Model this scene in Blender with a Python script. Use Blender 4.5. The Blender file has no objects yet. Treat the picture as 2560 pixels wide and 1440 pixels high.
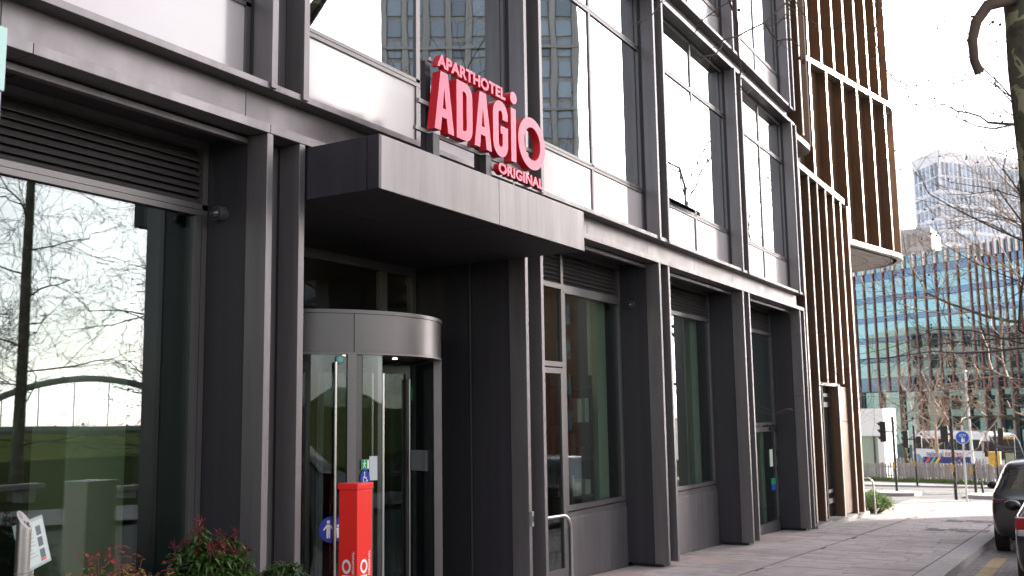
import bpy, bmesh, math, random
from mathutils import Vector, Matrix
R = math.radians
random.seed(7)
SC = bpy.context.scene
COL = SC.collection

# ------------------------------------------------------------------ camera
cam_d = bpy.data.cameras.new("camera")
cam = bpy.data.objects.new("camera", cam_d)
COL.objects.link(cam)
yaw, pitch, roll = R(59.7633), R(7.43905), R(-0.8766)
fw = Vector((math.sin(yaw) * math.cos(pitch), math.cos(yaw) * math.cos(pitch), math.sin(pitch)))
rt = Vector((math.cos(yaw), -math.sin(yaw), 0))
up = rt.cross(fw)
r2 = math.cos(roll) * rt + math.sin(roll) * up
u2 = -math.sin(roll) * rt + math.cos(roll) * up
CAM = Vector((0, -5.4, 1.62))
mw = Matrix.Identity(4)
for i in range(3):
    mw[i][0], mw[i][1], mw[i][2], mw[i][3] = r2[i], u2[i], -fw[i], CAM[i]
cam.matrix_world = mw
cam_d.sensor_width = 36
cam_d.lens = 34.80
cam_d.clip_start = 0.05
cam_d.clip_end = 6000
cam_d.dof.use_dof = True
cam_d.dof.focus_distance = 9.0
cam_d.dof.aperture_fstop = 3.2
SC.camera = cam

# ------------------------------------------------------------------ sky, sun, exposure
SUN_AZ, SUN_EL = R(118.8), R(18)
world = bpy.data.worlds.new("World")
SC.world = world
world.use_nodes = True
wn, wl = world.node_tree.nodes, world.node_tree.links
sky = wn.new('ShaderNodeTexSky')
sky.sky_type = 'NISHITA'
sky.sun_disc = False
sky.sun_elevation = SUN_EL
sky.sun_rotation = SUN_AZ
tc = wn.new('ShaderNodeTexCoord')
mp = wn.new('ShaderNodeMapping')
mp.inputs['Scale'].default_value = (1, 1, 2.6)
mp.inputs['Location'].default_value = (0, 2.7, 0)
wl.new(tc.outputs['Generated'], mp.inputs['Vector'])
cn = wn.new('ShaderNodeTexNoise')
cn.inputs['Scale'].default_value = 2.1
cn.inputs['Detail'].default_value = 7
cn.inputs['Roughness'].default_value = 0.55
wl.new(mp.outputs[0], cn.inputs['Vector'])
cr = wn.new('ShaderNodeValToRGB')
cr.color_ramp.elements[0].position = 0.40
cr.color_ramp.elements[0].color = (0.30, 0.30, 0.30, 1)
cr.color_ramp.elements[1].position = 0.60
cr.color_ramp.elements[1].color = (0.95, 0.95, 0.95, 1)
wl.new(cn.outputs['Fac'], cr.inputs['Fac'])
cm = wn.new('ShaderNodeMixRGB')
# clouds take their brightness from the sky behind them, so they are bright towards the sun
bw = wn.new('ShaderNodeRGBToBW')
wl.new(sky.outputs['Color'], bw.inputs['Color'])
ma = wn.new('ShaderNodeMath'); ma.operation = 'MULTIPLY_ADD'
ma.inputs[1].default_value = 1.9
ma.inputs[2].default_value = 0.3
wl.new(bw.outputs[0], ma.inputs[0])
ct = wn.new('ShaderNodeMixRGB'); ct.blend_type = 'MULTIPLY'; ct.inputs['Fac'].default_value = 1
ct.inputs['Color2'].default_value = (1.0, 0.95, 0.972, 1)
wl.new(ma.outputs[0], ct.inputs['Color1'])
wl.new(ct.outputs[0], cm.inputs['Color2'])
wl.new(cr.outputs['Color'], cm.inputs['Fac'])
wl.new(sky.outputs['Color'], cm.inputs['Color1'])
wl.new(cm.outputs['Color'], wn['Background'].inputs['Color'])
wn['Background'].inputs['Strength'].default_value = 0.09

sun_d = bpy.data.lights.new("sun", 'SUN')
sun_d.energy = 5.0
sun_d.angle = R(0.6)
sun_d.color = (1.0, 0.93, 0.82)
sun = bpy.data.objects.new("sun", sun_d)
COL.objects.link(sun)
to_sun = Vector((math.sin(SUN_AZ) * math.cos(SUN_EL), math.cos(SUN_AZ) * math.cos(SUN_EL), math.sin(SUN_EL)))
sun.rotation_euler = to_sun.to_track_quat('Z', 'Y').to_euler()
sun.location = (60, -40, 60)

vs = SC.view_settings
vs.view_transform = 'Standard'
vs.look = 'None'
vs.exposure = 2.2
vs.gamma = 1.0
vs.use_curve_mapping = False
SC.cycles.use_denoising = True
SC.cycles.max_bounces = 10
SC.cycles.glossy_bounces = 5
SC.cycles.transparent_max_bounces = 12
SC.cycles.caustics_reflective = False
SC.cycles.caustics_refractive = False
SC.cycles.sample_clamp_indirect = 6

SLOPE = 0.04
def gz(x):
    """height of the street, which falls away from the camera"""
    return -SLOPE * max(-60.0, min(x, 140.0))

# ------------------------------------------------------------------ materials
MATS = {}
def mat(name, col, rough=0.5, metal=0.0, var=0.0, vscale=6.0, bump=0.0, bscale=60.0, spec=0.5, stretch=None, coat=0.0, rvar=0.0, col2=None, rand=0.0, emit=None, estr=0.0, speck=0.0):
    if name in MATS:
        return MATS[name]
    m = bpy.data.materials.new(name)
    MATS[name] = m
    m.use_nodes = True
    n, l = m.node_tree.nodes, m.node_tree.links
    b = n['Principled BSDF']
    b.inputs['Base Color'].default_value = (*col, 1)
    b.inputs['Roughness'].default_value = rough
    b.inputs['Metallic'].default_value = metal
    b.inputs['Specular IOR Level'].default_value = spec
    b.inputs['Coat Weight'].default_value = coat
    b.inputs['Coat Roughness'].default_value = 0.08
    if emit:
        b.inputs['Emission Color'].default_value = (*emit, 1)
        b.inputs['Emission Strength'].default_value = estr
    cur = None
    if var > 0 or bump > 0 or rvar > 0 or col2:
        t = n.new('ShaderNodeTexCoord')
        mpn = n.new('ShaderNodeMapping')
        if stretch:
            mpn.inputs['Scale'].default_value = stretch
        l.new(t.outputs['Object'], mpn.inputs['Vector'])
        # pieces that share a mesh read the pattern at their own place
        oi = n.new('ShaderNodeObjectInfo')
        va = n.new('ShaderNodeVectorMath')
        va.operation = 'MULTIPLY_ADD'
        va.inputs[1].default_value = (1, 1, 1)
        l.new(mpn.outputs[0], va.inputs[0])
        vm = n.new('ShaderNodeVectorMath')
        vm.operation = 'SCALE'
        vm.inputs['Scale'].default_value = 37.0
        cx = n.new('ShaderNodeCombineXYZ')
        for k in range(3):
            l.new(oi.outputs['Random'], cx.inputs[k])
        l.new(cx.outputs[0], vm.inputs[0])
        l.new(vm.outputs[0], va.inputs[2])
        vec = va.outputs[0]
    if var > 0 or col2:
        ns = n.new('ShaderNodeTexNoise')
        ns.inputs['Scale'].default_value = vscale
        ns.inputs['Detail'].default_value = 6
        ns.inputs['Roughness'].default_value = 0.62
        l.new(vec, ns.inputs['Vector'])
        rmp = n.new('ShaderNodeValToRGB')
        c2 = col2 or tuple(min(1, c * (1 + var)) for c in col)
        c1 = col if col2 else tuple(c * (1 - var) for c in col)
        rmp.color_ramp.elements[0].position = 0.34
        rmp.color_ramp.elements[0].color = (*c1, 1)
        rmp.color_ramp.elements[1].position = 0.68
        rmp.color_ramp.elements[1].color = (*c2, 1)
        l.new(ns.outputs['Fac'], rmp.inputs['Fac'])
        cur = rmp.outputs['Color']
        l.new(cur, b.inputs['Base Color'])
    if rand > 0:
        oi2 = n.new('ShaderNodeObjectInfo')
        mr = n.new('ShaderNodeMapRange')
        mr.inputs['To Min'].default_value = 1 - rand
        mr.inputs['To Max'].default_value = 1 + rand
        l.new(oi2.outputs['Random'], mr.inputs['Value'])
        hv = n.new('ShaderNodeHueSaturation')
        hv.inputs['Color'].default_value = (*col, 1)
        if cur:
            l.new(cur, hv.inputs['Color'])
        l.new(mr.outputs[0], hv.inputs['Value'])
        l.new(hv.outputs[0], b.inputs['Base Color'])
    if speck > 0:
        # trodden gum spots
        gp = n.new('ShaderNodeNewGeometry')
        vo = n.new('ShaderNodeTexVoronoi'); vo.inputs['Scale'].default_value = 3.4
        l.new(gp.outputs['Position'], vo.inputs['Vector'])
        mrs = n.new('ShaderNodeMapRange')
        mrs.inputs['From Min'].default_value = 0.055; mrs.inputs['From Max'].default_value = 0.085
        mrs.inputs['To Min'].default_value = speck; mrs.inputs['To Max'].default_value = 0.0
        l.new(vo.outputs['Distance'], mrs.inputs['Value'])
        n4 = n.new('ShaderNodeTexNoise'); n4.inputs['Scale'].default_value = 0.55; n4.inputs['Detail'].default_value = 5
        l.new(gp.outputs['Position'], n4.inputs['Vector'])
        mr4 = n.new('ShaderNodeMapRange')
        mr4.inputs['From Min'].default_value = 0.35; mr4.inputs['From Max'].default_value = 0.65
        mr4.inputs['To Min'].default_value = 0.80; mr4.inputs['To Max'].default_value = 1.08
        l.new(n4.outputs['Fac'], mr4.inputs['Value'])
        sb = n.new('ShaderNodeMath'); sb.operation = 'SUBTRACT'
        l.new(mr4.outputs[0], sb.inputs[0]); l.new(mrs.outputs[0], sb.inputs[1])
        src_ = b.inputs['Base Color'].links[0].from_socket
        mu = n.new('ShaderNodeVectorMath'); mu.operation = 'SCALE'
        l.new(src_, mu.inputs[0]); l.new(sb.outputs[0], mu.inputs['Scale'])
        l.new(mu.outputs[0], b.inputs['Base Color'])
    if rvar > 0:
        n3 = n.new('ShaderNodeTexNoise')
        n3.inputs['Scale'].default_value = vscale * 0.7
        n3.inputs['Detail'].default_value = 4
        l.new(vec, n3.inputs['Vector'])
        mr2 = n.new('ShaderNodeMapRange')
        mr2.inputs['From Min'].default_value = 0.3
        mr2.inputs['From Max'].default_value = 0.7
        mr2.inputs['To Min'].default_value = max(0.02, rough - rvar)
        mr2.inputs['To Max'].default_value = rough + rvar
        l.new(n3.outputs['Fac'], mr2.inputs['Value'])
        l.new(mr2.outputs[0], b.inputs['Roughness'])
    if bump > 0:
        n2 = n.new('ShaderNodeTexNoise')
        n2.inputs['Scale'].default_value = bscale
        n2.inputs['Detail'].default_value = 4
        l.new(vec, n2.inputs['Vector'])
        bp = n.new('ShaderNodeBump')
        bp.inputs['Strength'].default_value = bump
        bp.inputs['Distance'].default_value = 0.01
        l.new(n2.outputs['Fac'], bp.inputs['Height'])
        l.new(bp.outputs[0], b.inputs['Normal'])
    return m

def glass(name, tint=(0.8, 0.9, 0.86), base=0.3, gloss=(0.92, 0.97, 1.0), wav=0.12, wscale=0.9, rough=0.0):
    """coated pane: reflects part of the light, lets the tinted rest through, slightly wavy"""
    m = bpy.data.materials.new(name)
    MATS[name] = m
    m.use_nodes = True
    n, l = m.node_tree.nodes, m.node_tree.links
    n.remove(n['Principled BSDF'])
    out = n['Material Output']
    tr = n.new('ShaderNodeBsdfTransparent')
    tr.inputs['Color'].default_value = (*tint, 1)
    gl = n.new('ShaderNodeBsdfGlossy')
    gl.inputs['Color'].default_value = (*gloss, 1)
    gl.inputs['Roughness'].default_value = rough
    # Schlick falloff, the same from both sides of the thin pane
    ge = n.new('ShaderNodeNewGeometry')
    dt = n.new('ShaderNodeVectorMath'); dt.operation = 'DOT_PRODUCT'
    l.new(ge.outputs['Normal'], dt.inputs[0]); l.new(ge.outputs['Incoming'], dt.inputs[1])
    ab = n.new('ShaderNodeMath'); ab.operation = 'ABSOLUTE'; l.new(dt.outputs['Value'], ab.inputs[0])
    iv = n.new('ShaderNodeMath'); iv.operation = 'SUBTRACT'; iv.inputs[0].default_value = 1.0; iv.use_clamp = True; l.new(ab.outputs[0], iv.inputs[1])
    fr = n.new('ShaderNodeMath'); fr.operation = 'POWER'; fr.inputs[1].default_value = 5.0; l.new(iv.outputs[0], fr.inputs[0])
    mr = n.new('ShaderNodeMapRange')
    mr.inputs['From Min'].default_value = 0.0
    mr.inputs['From Max'].default_value = 1.0
    mr.inputs['To Min'].default_value = base
    mr.inputs['To Max'].default_value = 1.0
    l.new(fr.outputs[0], mr.inputs['Value'])
    mx = n.new('ShaderNodeMixShader')
    l.new(mr.outputs[0], mx.inputs['Fac'])
    l.new(tr.outputs[0], mx.inputs[1])
    l.new(gl.outputs[0], mx.inputs[2])
    l.new(mx.outputs[0], out.inputs['Surface'])
    if wav > 0:
        t = n.new('ShaderNodeNewGeometry')
        ns = n.new('ShaderNodeTexNoise')
        ns.inputs['Scale'].default_value = wscale
        ns.inputs['Detail'].default_value = 1.5
        l.new(t.outputs['Position'], ns.inputs['Vector'])
        bp = n.new('ShaderNodeBump')
        bp.inputs['Strength'].default_value = wav
        bp.inputs['Distance'].default_value = 0.02
        l.new(ns.outputs['Fac'], bp.inputs['Height'])
        l.new(bp.outputs[0], gl.inputs['Normal'])
    return m

# ------------------------------------------------------------------ mesh helpers
class MB:
    def __init__(s):
        s.v, s.f, s.mi = [], [], []
    def quad(s, a, b, c, d, mi=0):
        i = len(s.v)
        s.v += [tuple(a), tuple(b), tuple(c), tuple(d)]
        s.f.append((i, i + 1, i + 2, i + 3)); s.mi.append(mi)
        return s
    def poly(s, pts, mi=0):
        i = len(s.v)
        s.v += [tuple(p) for p in pts]
        s.f.append(tuple(range(i, i + len(pts)))); s.mi.append(mi)
        return s
    def box(s, x0, x1, y0, y1, z0, z1, mi=0, dz=0.0):
        """dz: the bottom follows a slope, dropping by dz from x0 to x1"""
        i = len(s.v)
        s.v += [(x0, y0, z0), (x1, y0, z0 - dz), (x1, y1, z0 - dz), (x0, y1, z0), (x0, y0, z1), (x1, y0, z1), (x1, y1, z1), (x0, y1, z1)]
        for q in ((0, 3, 2, 1), (4, 5, 6, 7), (0, 1, 5, 4), (1, 2, 6, 5), (2, 3, 7, 6), (3, 0, 4, 7)):
            s.f.append(tuple(i + k for k in q)); s.mi.append(mi)
        return s
    def obox(s, c, ux, uy, lx, ly, z0, z1, mi=0):
        """box centred at c in plan, along unit plan vectors ux, uy"""
        i = len(s.v)
        for z in (z0, z1):
            for a, b in ((-1, -1), (1, -1), (1, 1), (-1, 1)):
                s.v.append((c[0] + ux[0] * a * lx / 2 + uy[0] * b * ly / 2, c[1] + ux[1] * a * lx / 2 + uy[1] * b * ly / 2, z))
        for q in ((0, 3, 2, 1), (4, 5, 6, 7), (0, 1, 5, 4), (1, 2, 6, 5), (2, 3, 7, 6), (3, 0, 4, 7)):
            s.f.append(tuple(i + k for k in q)); s.mi.append(mi)
        return s
    def prism(s, poly, z0, z1, mi=0, cap=True):
        n, i = len(poly), len(s.v)
        s.v += [(p[0], p[1], z0) for p in poly] + [(p[0], p[1], z1) for p in poly]
        for k in range(n):
            j = (k + 1) % n
            s.f.append((i + k, i + j, i + n + j, i + n + k)); s.mi.append(mi)
        if cap:
            s.f.append(tuple(i + n - 1 - k for k in range(n))); s.mi.append(mi)
            s.f.append(tuple(i + n + k for k in range(n))); s.mi.append(mi)
        return s
    def tube(s, pts, rad, n=8, cap=True, mi=0):
        pts = [Vector(p) for p in pts]
        if not isinstance(rad, (list, tuple)):
            rad = [rad] * len(pts)
        i0 = len(s.v)
        ref = None
        for k, p in enumerate(pts):
            t = (pts[min(k + 1, len(pts) - 1)] - pts[max(k - 1, 0)])
            if t.length < 1e-9:
                t = Vector((0, 0, 1))
            t.normalize()
            if ref is None:
                ref = Vector((0, 0, 1)) if abs(t.z) < 0.9 else Vector((1, 0, 0))
            a = t.cross(ref)
            if a.length < 1e-4:
                a = t.orthogonal()
            a.normalize()
            b = t.cross(a)
            ref = -b if b.length else ref
            ref = a.cross(t)
            for q in range(n):
                w = 2 * math.pi * q / n
                s.v.append(tuple(p + (a * math.cos(w) + b * math.sin(w)) * rad[k]))
        for k in range(len(pts) - 1):
            for q in range(n):
                a0 = i0 + k * n + q
                a1 = i0 + k * n + (q + 1) % n
                s.f.append((a0, a1, a1 + n, a0 + n)); s.mi.append(mi)
        if cap:
            s.f.append(tuple(i0 + n - 1 - q for q in range(n))); s.mi.append(mi)
            e = i0 + (len(pts) - 1) * n
            s.f.append(tuple(e + q for q in range(n))); s.mi.append(mi)
        return s
    def ball(s, c, r, n=10, m=7, sz=1.0, mi=0):
        i0 = len(s.v)
        for a in range(m + 1):
            th = math.pi * a / m
            for b in range(n):
                ph = 2 * math.pi * b / n
                s.v.append((c[0] + r * math.sin(th) * math.cos(ph), c[1] + r * math.sin(th) * math.sin(ph), c[2] + r * sz * math.cos(th)))
        for a in range(m):
            for b in range(n):
                s.f.append((i0 + a * n + b, i0 + (a + 1) * n + b, i0 + (a + 1) * n + (b + 1) % n, i0 + a * n + (b + 1) % n)); s.mi.append(mi)
        return s
    def mesh(s, name, mats, smooth=False, bevel=0.0, weld=False):
        me = bpy.data.meshes.new(name)
        me.from_pydata(s.v, [], s.f)
        for m in (mats if isinstance(mats, (list, tuple)) else [mats]):
            me.materials.append(m)
        if any(s.mi):
            me.polygons.foreach_set('material_index', s.mi)
        bm = bmesh.new()
        bm.from_mesh(me)
        if weld or bevel:
            bmesh.ops.remove_doubles(bm, verts=bm.verts, dist=1e-5)
        if bevel:
            bmesh.ops.bevel(bm, geom=[e for e in bm.edges if e.is_manifold and e.calc_face_angle(0) > 0.6], offset=bevel, segments=2, affect='EDGES', profile=0.6)
        bmesh.ops.recalc_face_normals(bm, faces=bm.faces)
        bm.to_mesh(me)
        bm.free()
        if smooth:
            me.polygons.foreach_set('use_smooth', [True] * len(me.polygons))
            try:
                me.set_sharp_from_angle(angle=R(38))
            except Exception:
                pass
        return me
    def build(s, name, mats, parent=None, smooth=False, bevel=0.0, weld=False, **kw):
        return link(name, s.mesh(name, mats, smooth, bevel, weld), parent, **kw)

def link(name, data, parent=None, loc=None, scale=None, rot=None):
    o = bpy.data.objects.new(name, data)
    COL.objects.link(o)
    if loc is not None:
        o.location = loc
    if scale is not None:
        o.scale = scale
    if rot is not None:
        o.rotation_euler = rot
    if parent is not None:
        o.parent = parent
        o.matrix_parent_inverse = PINV[parent.name]
    PINV[o.name] = Matrix.LocRotScale(o.location, o.rotation_euler, o.scale).inverted() if parent is None else PINV[parent.name]
    if parent is not None:
        # children of a part keep world coordinates too
        wmat = Matrix.LocRotScale(o.location, o.rotation_euler, o.scale)
        PINV[o.name] = wmat.inverted()
    return o
PINV = {}

def tag(o, label=None, cat=None, group=None, kind=None):
    if label: o['label'] = label
    if cat: o['category'] = cat
    if group: o['group'] = group
    if kind: o['kind'] = kind
    return o

def thing(name, loc, label, cat, group=None):
    o = bpy.data.objects.new(name, None)
    COL.objects.link(o)
    o.location = loc
    o.empty_display_size = 0.2
    PINV[o.name] = Matrix.Translation(Vector(loc)).inverted()
    return tag(o, label, cat, group)

CUBES = {}
def piece(name, m, parent, x0, x1, y0, y1, z0, z1, bevel=False):
    """one box-shaped piece; alike pieces share one mesh"""
    key = (m.name, bevel)
    if key not in CUBES:
        CUBES[key] = MB().box(-.5, .5, -.5, .5, -.5, .5).mesh('piece_' + m.name, m)
    return link(name, CUBES[key], parent, loc=((x0 + x1) / 2, (y0 + y1) / 2, (z0 + z1) / 2), scale=(abs(x1 - x0), abs(y1 - y0), abs(z1 - z0)))

def text_mesh(txt, m, size=1.0, extrude=0.0, bold=0.0, align='CENTER', space=1.0):
    c = bpy.data.curves.new('lettering', 'FONT')
    c.body = txt
    c.size = size
    c.extrude = extrude
    c.offset = bold
    c.align_x = align
    c.space_character = space
    c.resolution_u = 6
    o = bpy.data.objects.new('tmp', c)
    COL.objects.link(o)
    dg = bpy.context.evaluated_depsgraph_get()
    me = bpy.data.meshes.new_from_object(o.evaluated_get(dg))
    bpy.data.objects.remove(o)
    bpy.data.curves.remove(c)
    me.materials.clear()
    me.materials.append(m)
    return me

def fit(me, w=None, h=None):
    """scale lettering in its plane to width w / height h with its lower left corner at the origin"""
    xs = [v.co.x for v in me.vertices]; ys = [v.co.y for v in me.vertices]
    sx = w / (max(xs) - min(xs)) if w else None
    sy = h / (max(ys) - min(ys)) if h else None
    sx = sx or sy; sy = sy or sx
    x0, y0 = min(xs), min(ys)
    for v in me.vertices:
        v.co.x = (v.co.x - x0) * sx
        v.co.y = (v.co.y - y0) * sy
    return me

# ------------------------------------------------------------------ palette
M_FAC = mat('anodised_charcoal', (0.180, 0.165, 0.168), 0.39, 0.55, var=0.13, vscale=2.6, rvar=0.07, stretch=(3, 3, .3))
M_FACD = mat('charcoal_shaded_coat', (0.037, 0.034, 0.040), 0.47, 0.2, var=0.16, vscale=2.0, rvar=0.06, stretch=(3, 3, .3))  # same charcoal coat made darker; shade of the side faces put into the colour
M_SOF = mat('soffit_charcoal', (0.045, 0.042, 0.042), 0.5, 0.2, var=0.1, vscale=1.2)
M_FRAME = mat('window_frame_grey', (0.15, 0.14, 0.138), 0.4, 0.55, var=0.05, vscale=3)
M_GASK = mat('black_gasket', (0.012, 0.012, 0.013), 0.6)
M_SPAN = mat('pale_spandrel', (0.50, 0.455, 0.46), 0.18, 0.0, var=0.03, vscale=1.2, coat=0.6, spec=0.8)
M_GLASS_U = glass('upper_window_glass', tint=(0.30, 0.36, 0.36), base=0.55, wav=0.10, wscale=0.8)
M_GLASS_G = glass('ground_window_glass', tint=(0.66, 0.76, 0.70), base=0.115, wav=0.03, wscale=0.7)
M_GLASS_E = glass('shop_window_glass', tint=(0.64, 0.70, 0.66), base=0.09, wav=0.02, wscale=0.7)
M_GLASS_D = glass('door_glass', tint=(0.62, 0.67, 0.65), base=0.05, wav=0.0)
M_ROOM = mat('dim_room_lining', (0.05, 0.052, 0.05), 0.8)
M_STEEL = mat('brushed_steel', (0.50, 0.48, 0.465), 0.28, 1.0, var=0.06, vscale=9, stretch=(1, 1, 9))
M_RED = mat('sign_red', (0.62, 0.012, 0.022), 0.38, var=0.03, vscale=3)
M_PINK = mat('sign_face_red', (0.86, 0.125, 0.22), 0.30, var=0.02, vscale=3)
M_WHITE = mat('white_vinyl', (0.80, 0.80, 0.80), 0.5)
M_BLACKM = mat('black_paint', (0.012, 0.012, 0.014), 0.4, var=0.1, vscale=5)
M_DRUM = mat('door_drum_metal', (0.10, 0.094, 0.094), 0.34, 0.8, var=0.05, vscale=2)
# ================================================================== HOTEL
hotel = thing('hotel_building', (11.8, 0.4, gz(11.8)), 'charcoal metal and glass hotel with paired fins and stacked window bays', 'building')
X0 = [1.48, 5.52, 9.56, 13.58, 17.62, 21.68]
FT, CW = 0.065, 0.43          # fin thickness, column width
ENDX = 22.11
RD = 0.69                      # depth of the ground-floor reveals

# ---- ground-floor columns: channel, two fins, two reveal panels each
for i, x in enumerate(X0):
    zb = gz(x) + 0.05
    col = MB().box(x + FT, x + CW - FT, 0.24, 0.30, zb, 3.85).build('column', M_FAC, hotel)
    for a in (x, x + CW - FT):
        f = MB().box(a, a + FT, 0.0, 0.215, zb, 3.848).build('fin', M_FAC, col, bevel=0.004)
    deep = 1.5 if i in (1, 2) else RD
    for a, s in ((x, 1), (x + CW - FT, 0)):
        y1 = deep if (i == 1 and s == 0) or (i == 2 and s == 1) else RD + 0.1
        xx0, xx1 = (a + 0.006, a + FT) if s else (a, a + FT - 0.006)
        if y1 > 1:
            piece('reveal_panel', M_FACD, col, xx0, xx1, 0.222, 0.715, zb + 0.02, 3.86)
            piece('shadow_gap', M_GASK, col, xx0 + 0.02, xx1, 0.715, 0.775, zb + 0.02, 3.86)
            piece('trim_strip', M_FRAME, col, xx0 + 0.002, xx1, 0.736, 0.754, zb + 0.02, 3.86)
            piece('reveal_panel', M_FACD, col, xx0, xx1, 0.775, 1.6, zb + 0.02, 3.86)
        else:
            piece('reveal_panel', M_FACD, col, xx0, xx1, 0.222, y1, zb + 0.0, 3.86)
    piece('base_block', M_GASK, col, x + 0.09, x + CW - 0.09, 0.12, 0.6, gz(x) - 0.1, zb + 0.01)

# ---- beams: web panels, flanges in lengths of about two metres
def beam(z):
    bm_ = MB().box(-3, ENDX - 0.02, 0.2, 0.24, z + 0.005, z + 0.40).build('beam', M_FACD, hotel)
    x = -2.65
    k = 0
    while x < ENDX - 0.2:
        x1 = min(x + 2.02, ENDX - 0.07)
        piece('beam_panel', M_FAC, bm_, x + 0.004, x1 - 0.004, 0.15, 0.199, z + 0.07, z + 0.352)
        xa = x + 0.12
        xb = min(x1 + 0.12, ENDX)
        MB().box(xa + 0.003, xb - 0.003, -0.004, 0.2, z, z + 0.072).build('lower_flange', M_FAC, bm_, bevel=0.003)
        MB().box(xa + 0.003, xb - 0.003, -0.012, 0.235, z + 0.352, z + 0.405).build('upper_flange', M_FAC, bm_, bevel=0.003)
        x = x1
        k += 1
    return bm_
for zb_ in (3.85, 8.07, 12.29):
    beam(zb_)

# ---- ground-floor soffits with a drip rail
for i in range(5):
    xa, xb = X0[i] + CW, X0[i + 1]
    if i == 1:
        continue
    h = (xa + xb) / 2
    for a, b in ((xa, h - 0.004), (h + 0.004, xb)):
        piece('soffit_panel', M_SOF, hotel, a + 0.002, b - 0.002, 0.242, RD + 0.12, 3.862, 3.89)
    MB().box(xa + 0.01, xb - 0.01, 0.20, 0.262, 3.79, 3.835).build('drip_rail', M_FAC, hotel, bevel=0.004)

# ---- slats
SLATS = {}
def louvre(parent, xa, xb, z0, z1, y, pitch=0.058):
    key = round(xb - xa, 2)
    if key not in SLATS:
        L = xb - xa
        SLATS[key] = MB().prism([(-0.030, -0.032), (-0.020, -0.038), (0.034, 0.020), (0.034, 0.030)], 0, L).mesh('louvre_slat', M_FRAME)
        # profile is drawn in (y, z) and runs along x
        for v in SLATS[key].vertices:
            py, pz, px = v.co
            v.co = (px, py, pz)
        SLATS[key].update()
    n = int((z1 - z0) / pitch)
    for k in range(n):
        link('louvre_slat', SLATS[key], parent, loc=(xa, y, z0 + (k + 0.62) * pitch))
    piece('backing', M_GASK, parent, xa - .02, xb + .03, y + 0.04, y + 0.06, z0, z1)

def frame(rects, y0, y1, name='window', parent=None, m=None):
    """rects: list of bar rectangles (xa, xb, za, zb); one mesh"""
    mb = MB()
    for k, (a, b, c, d) in enumerate(rects):
        e = 0.0015 * (k % 3)
        mb.box(a, b, y0 + e, y1, c, d)
    return mb.build(name, m or M_FRAME, parent or hotel)

G_Y = RD
# bay 0: large window left of the entrance
xa, xb = X0[0] + CW + FT * 0, X0[1]
w = frame([(xa, xb, 3.80, 3.86), (xa, xb, 3.30, 3.345), (xa, xb, 3.252, 3.296), (xa, xa + .06, 0, 3.252), (xb - .052, xb, -.1, 3.80), (xb - .112, xb - .058, -.1, 3.25), (xa, xb, -.12, 0.02)], G_Y - .05, G_Y + .04)
louvre(w, xa + .01, xb - .06, 3.35, 3.80, G_Y)
piece('pane', M_GLASS_G, w, xa + .06, xb - .112, G_Y - .012, G_Y + .012, .02, 3.252)

# bay 2: narrow door with a toplight, wide window, louvre above
xa, xb = X0[2] + CW, X0[3]
xm = 11.70
w = frame([(xa, xb, 3.80, 3.86), (xa, xb, 3.31, 3.375), (xm - .035, xm + .035, gz(xm) , 3.80), (xb - .055, xb, .42, 3.80), (xa, xa + .05, gz(xa) - .02, 3.80),
           (xm + .035, xb, .39, .455), (xm + .035, xb, .28, .375), (xa, xm, 2.27, 2.335), (xm + .036, xm + .075, .455, 3.31), (xm + .036, xb - .056, 3.265, 3.31)], G_Y - .05, G_Y + .04)
louvre(w, xm + .04, xb - .06, 3.38, 3.80, G_Y)
louvre(w, xa + .05, xm - .04, 3.38, 3.80, G_Y)
piece('pane', M_GLASS_E, w, xm + .075, xb - .055, G_Y - .012, G_Y + .012, .455, 3.265)
piece('pane', M_GLASS_E, w, xa + .05, xm - .035, G_Y - .012, G_Y + .012, 2.335, 3.31)
d = frame([(xa + .06, xa + .13, gz(xa) - .02, 2.25), (xm - .11, xm - .045, gz(xm), 2.25), (xa + .13, xm - .11, 2.18, 2.25), (xa + .13, xm - .11, gz(xm), gz(xm) + .16)], G_Y - .06, G_Y, name='door')
piece('pane', M_GLASS_E, d, xa + .13, xm - .11, G_Y - .035, G_Y - .02, gz(xm) + .16, 2.18)
MB().box(xm + .036, xb - .002, G_Y - .062, G_Y - .02, gz(xb) - .05, .30).build('base_panel', M_FAC, hotel, bevel=.004)

# bay 3: single window over a base panel
xa, xb = X0[3] + CW, X0[4]
w = frame([(xa, xb, 3.80, 3.86), (xa, xb, 3.30, 3.37), (xb - .055, xb, .40, 3.80), (xa, xa + .05, .40, 3.80), (xa, xb, .37, .43), (xa, xb, .25, .355)], G_Y - .05, G_Y + .04)
louvre(w, xa + .055, xb - .06, 3.38, 3.80, G_Y)
piece('pane', M_GLASS_E, w, xa + .05, xb - .055, G_Y - .012, G_Y + .012, .43, 3.30)
MB().box(xa + .002, xb - .002, G_Y - .062, G_Y - .02, gz(xb) - .06, .27).build('base_panel', M_FAC, hotel, bevel=.004)

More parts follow.
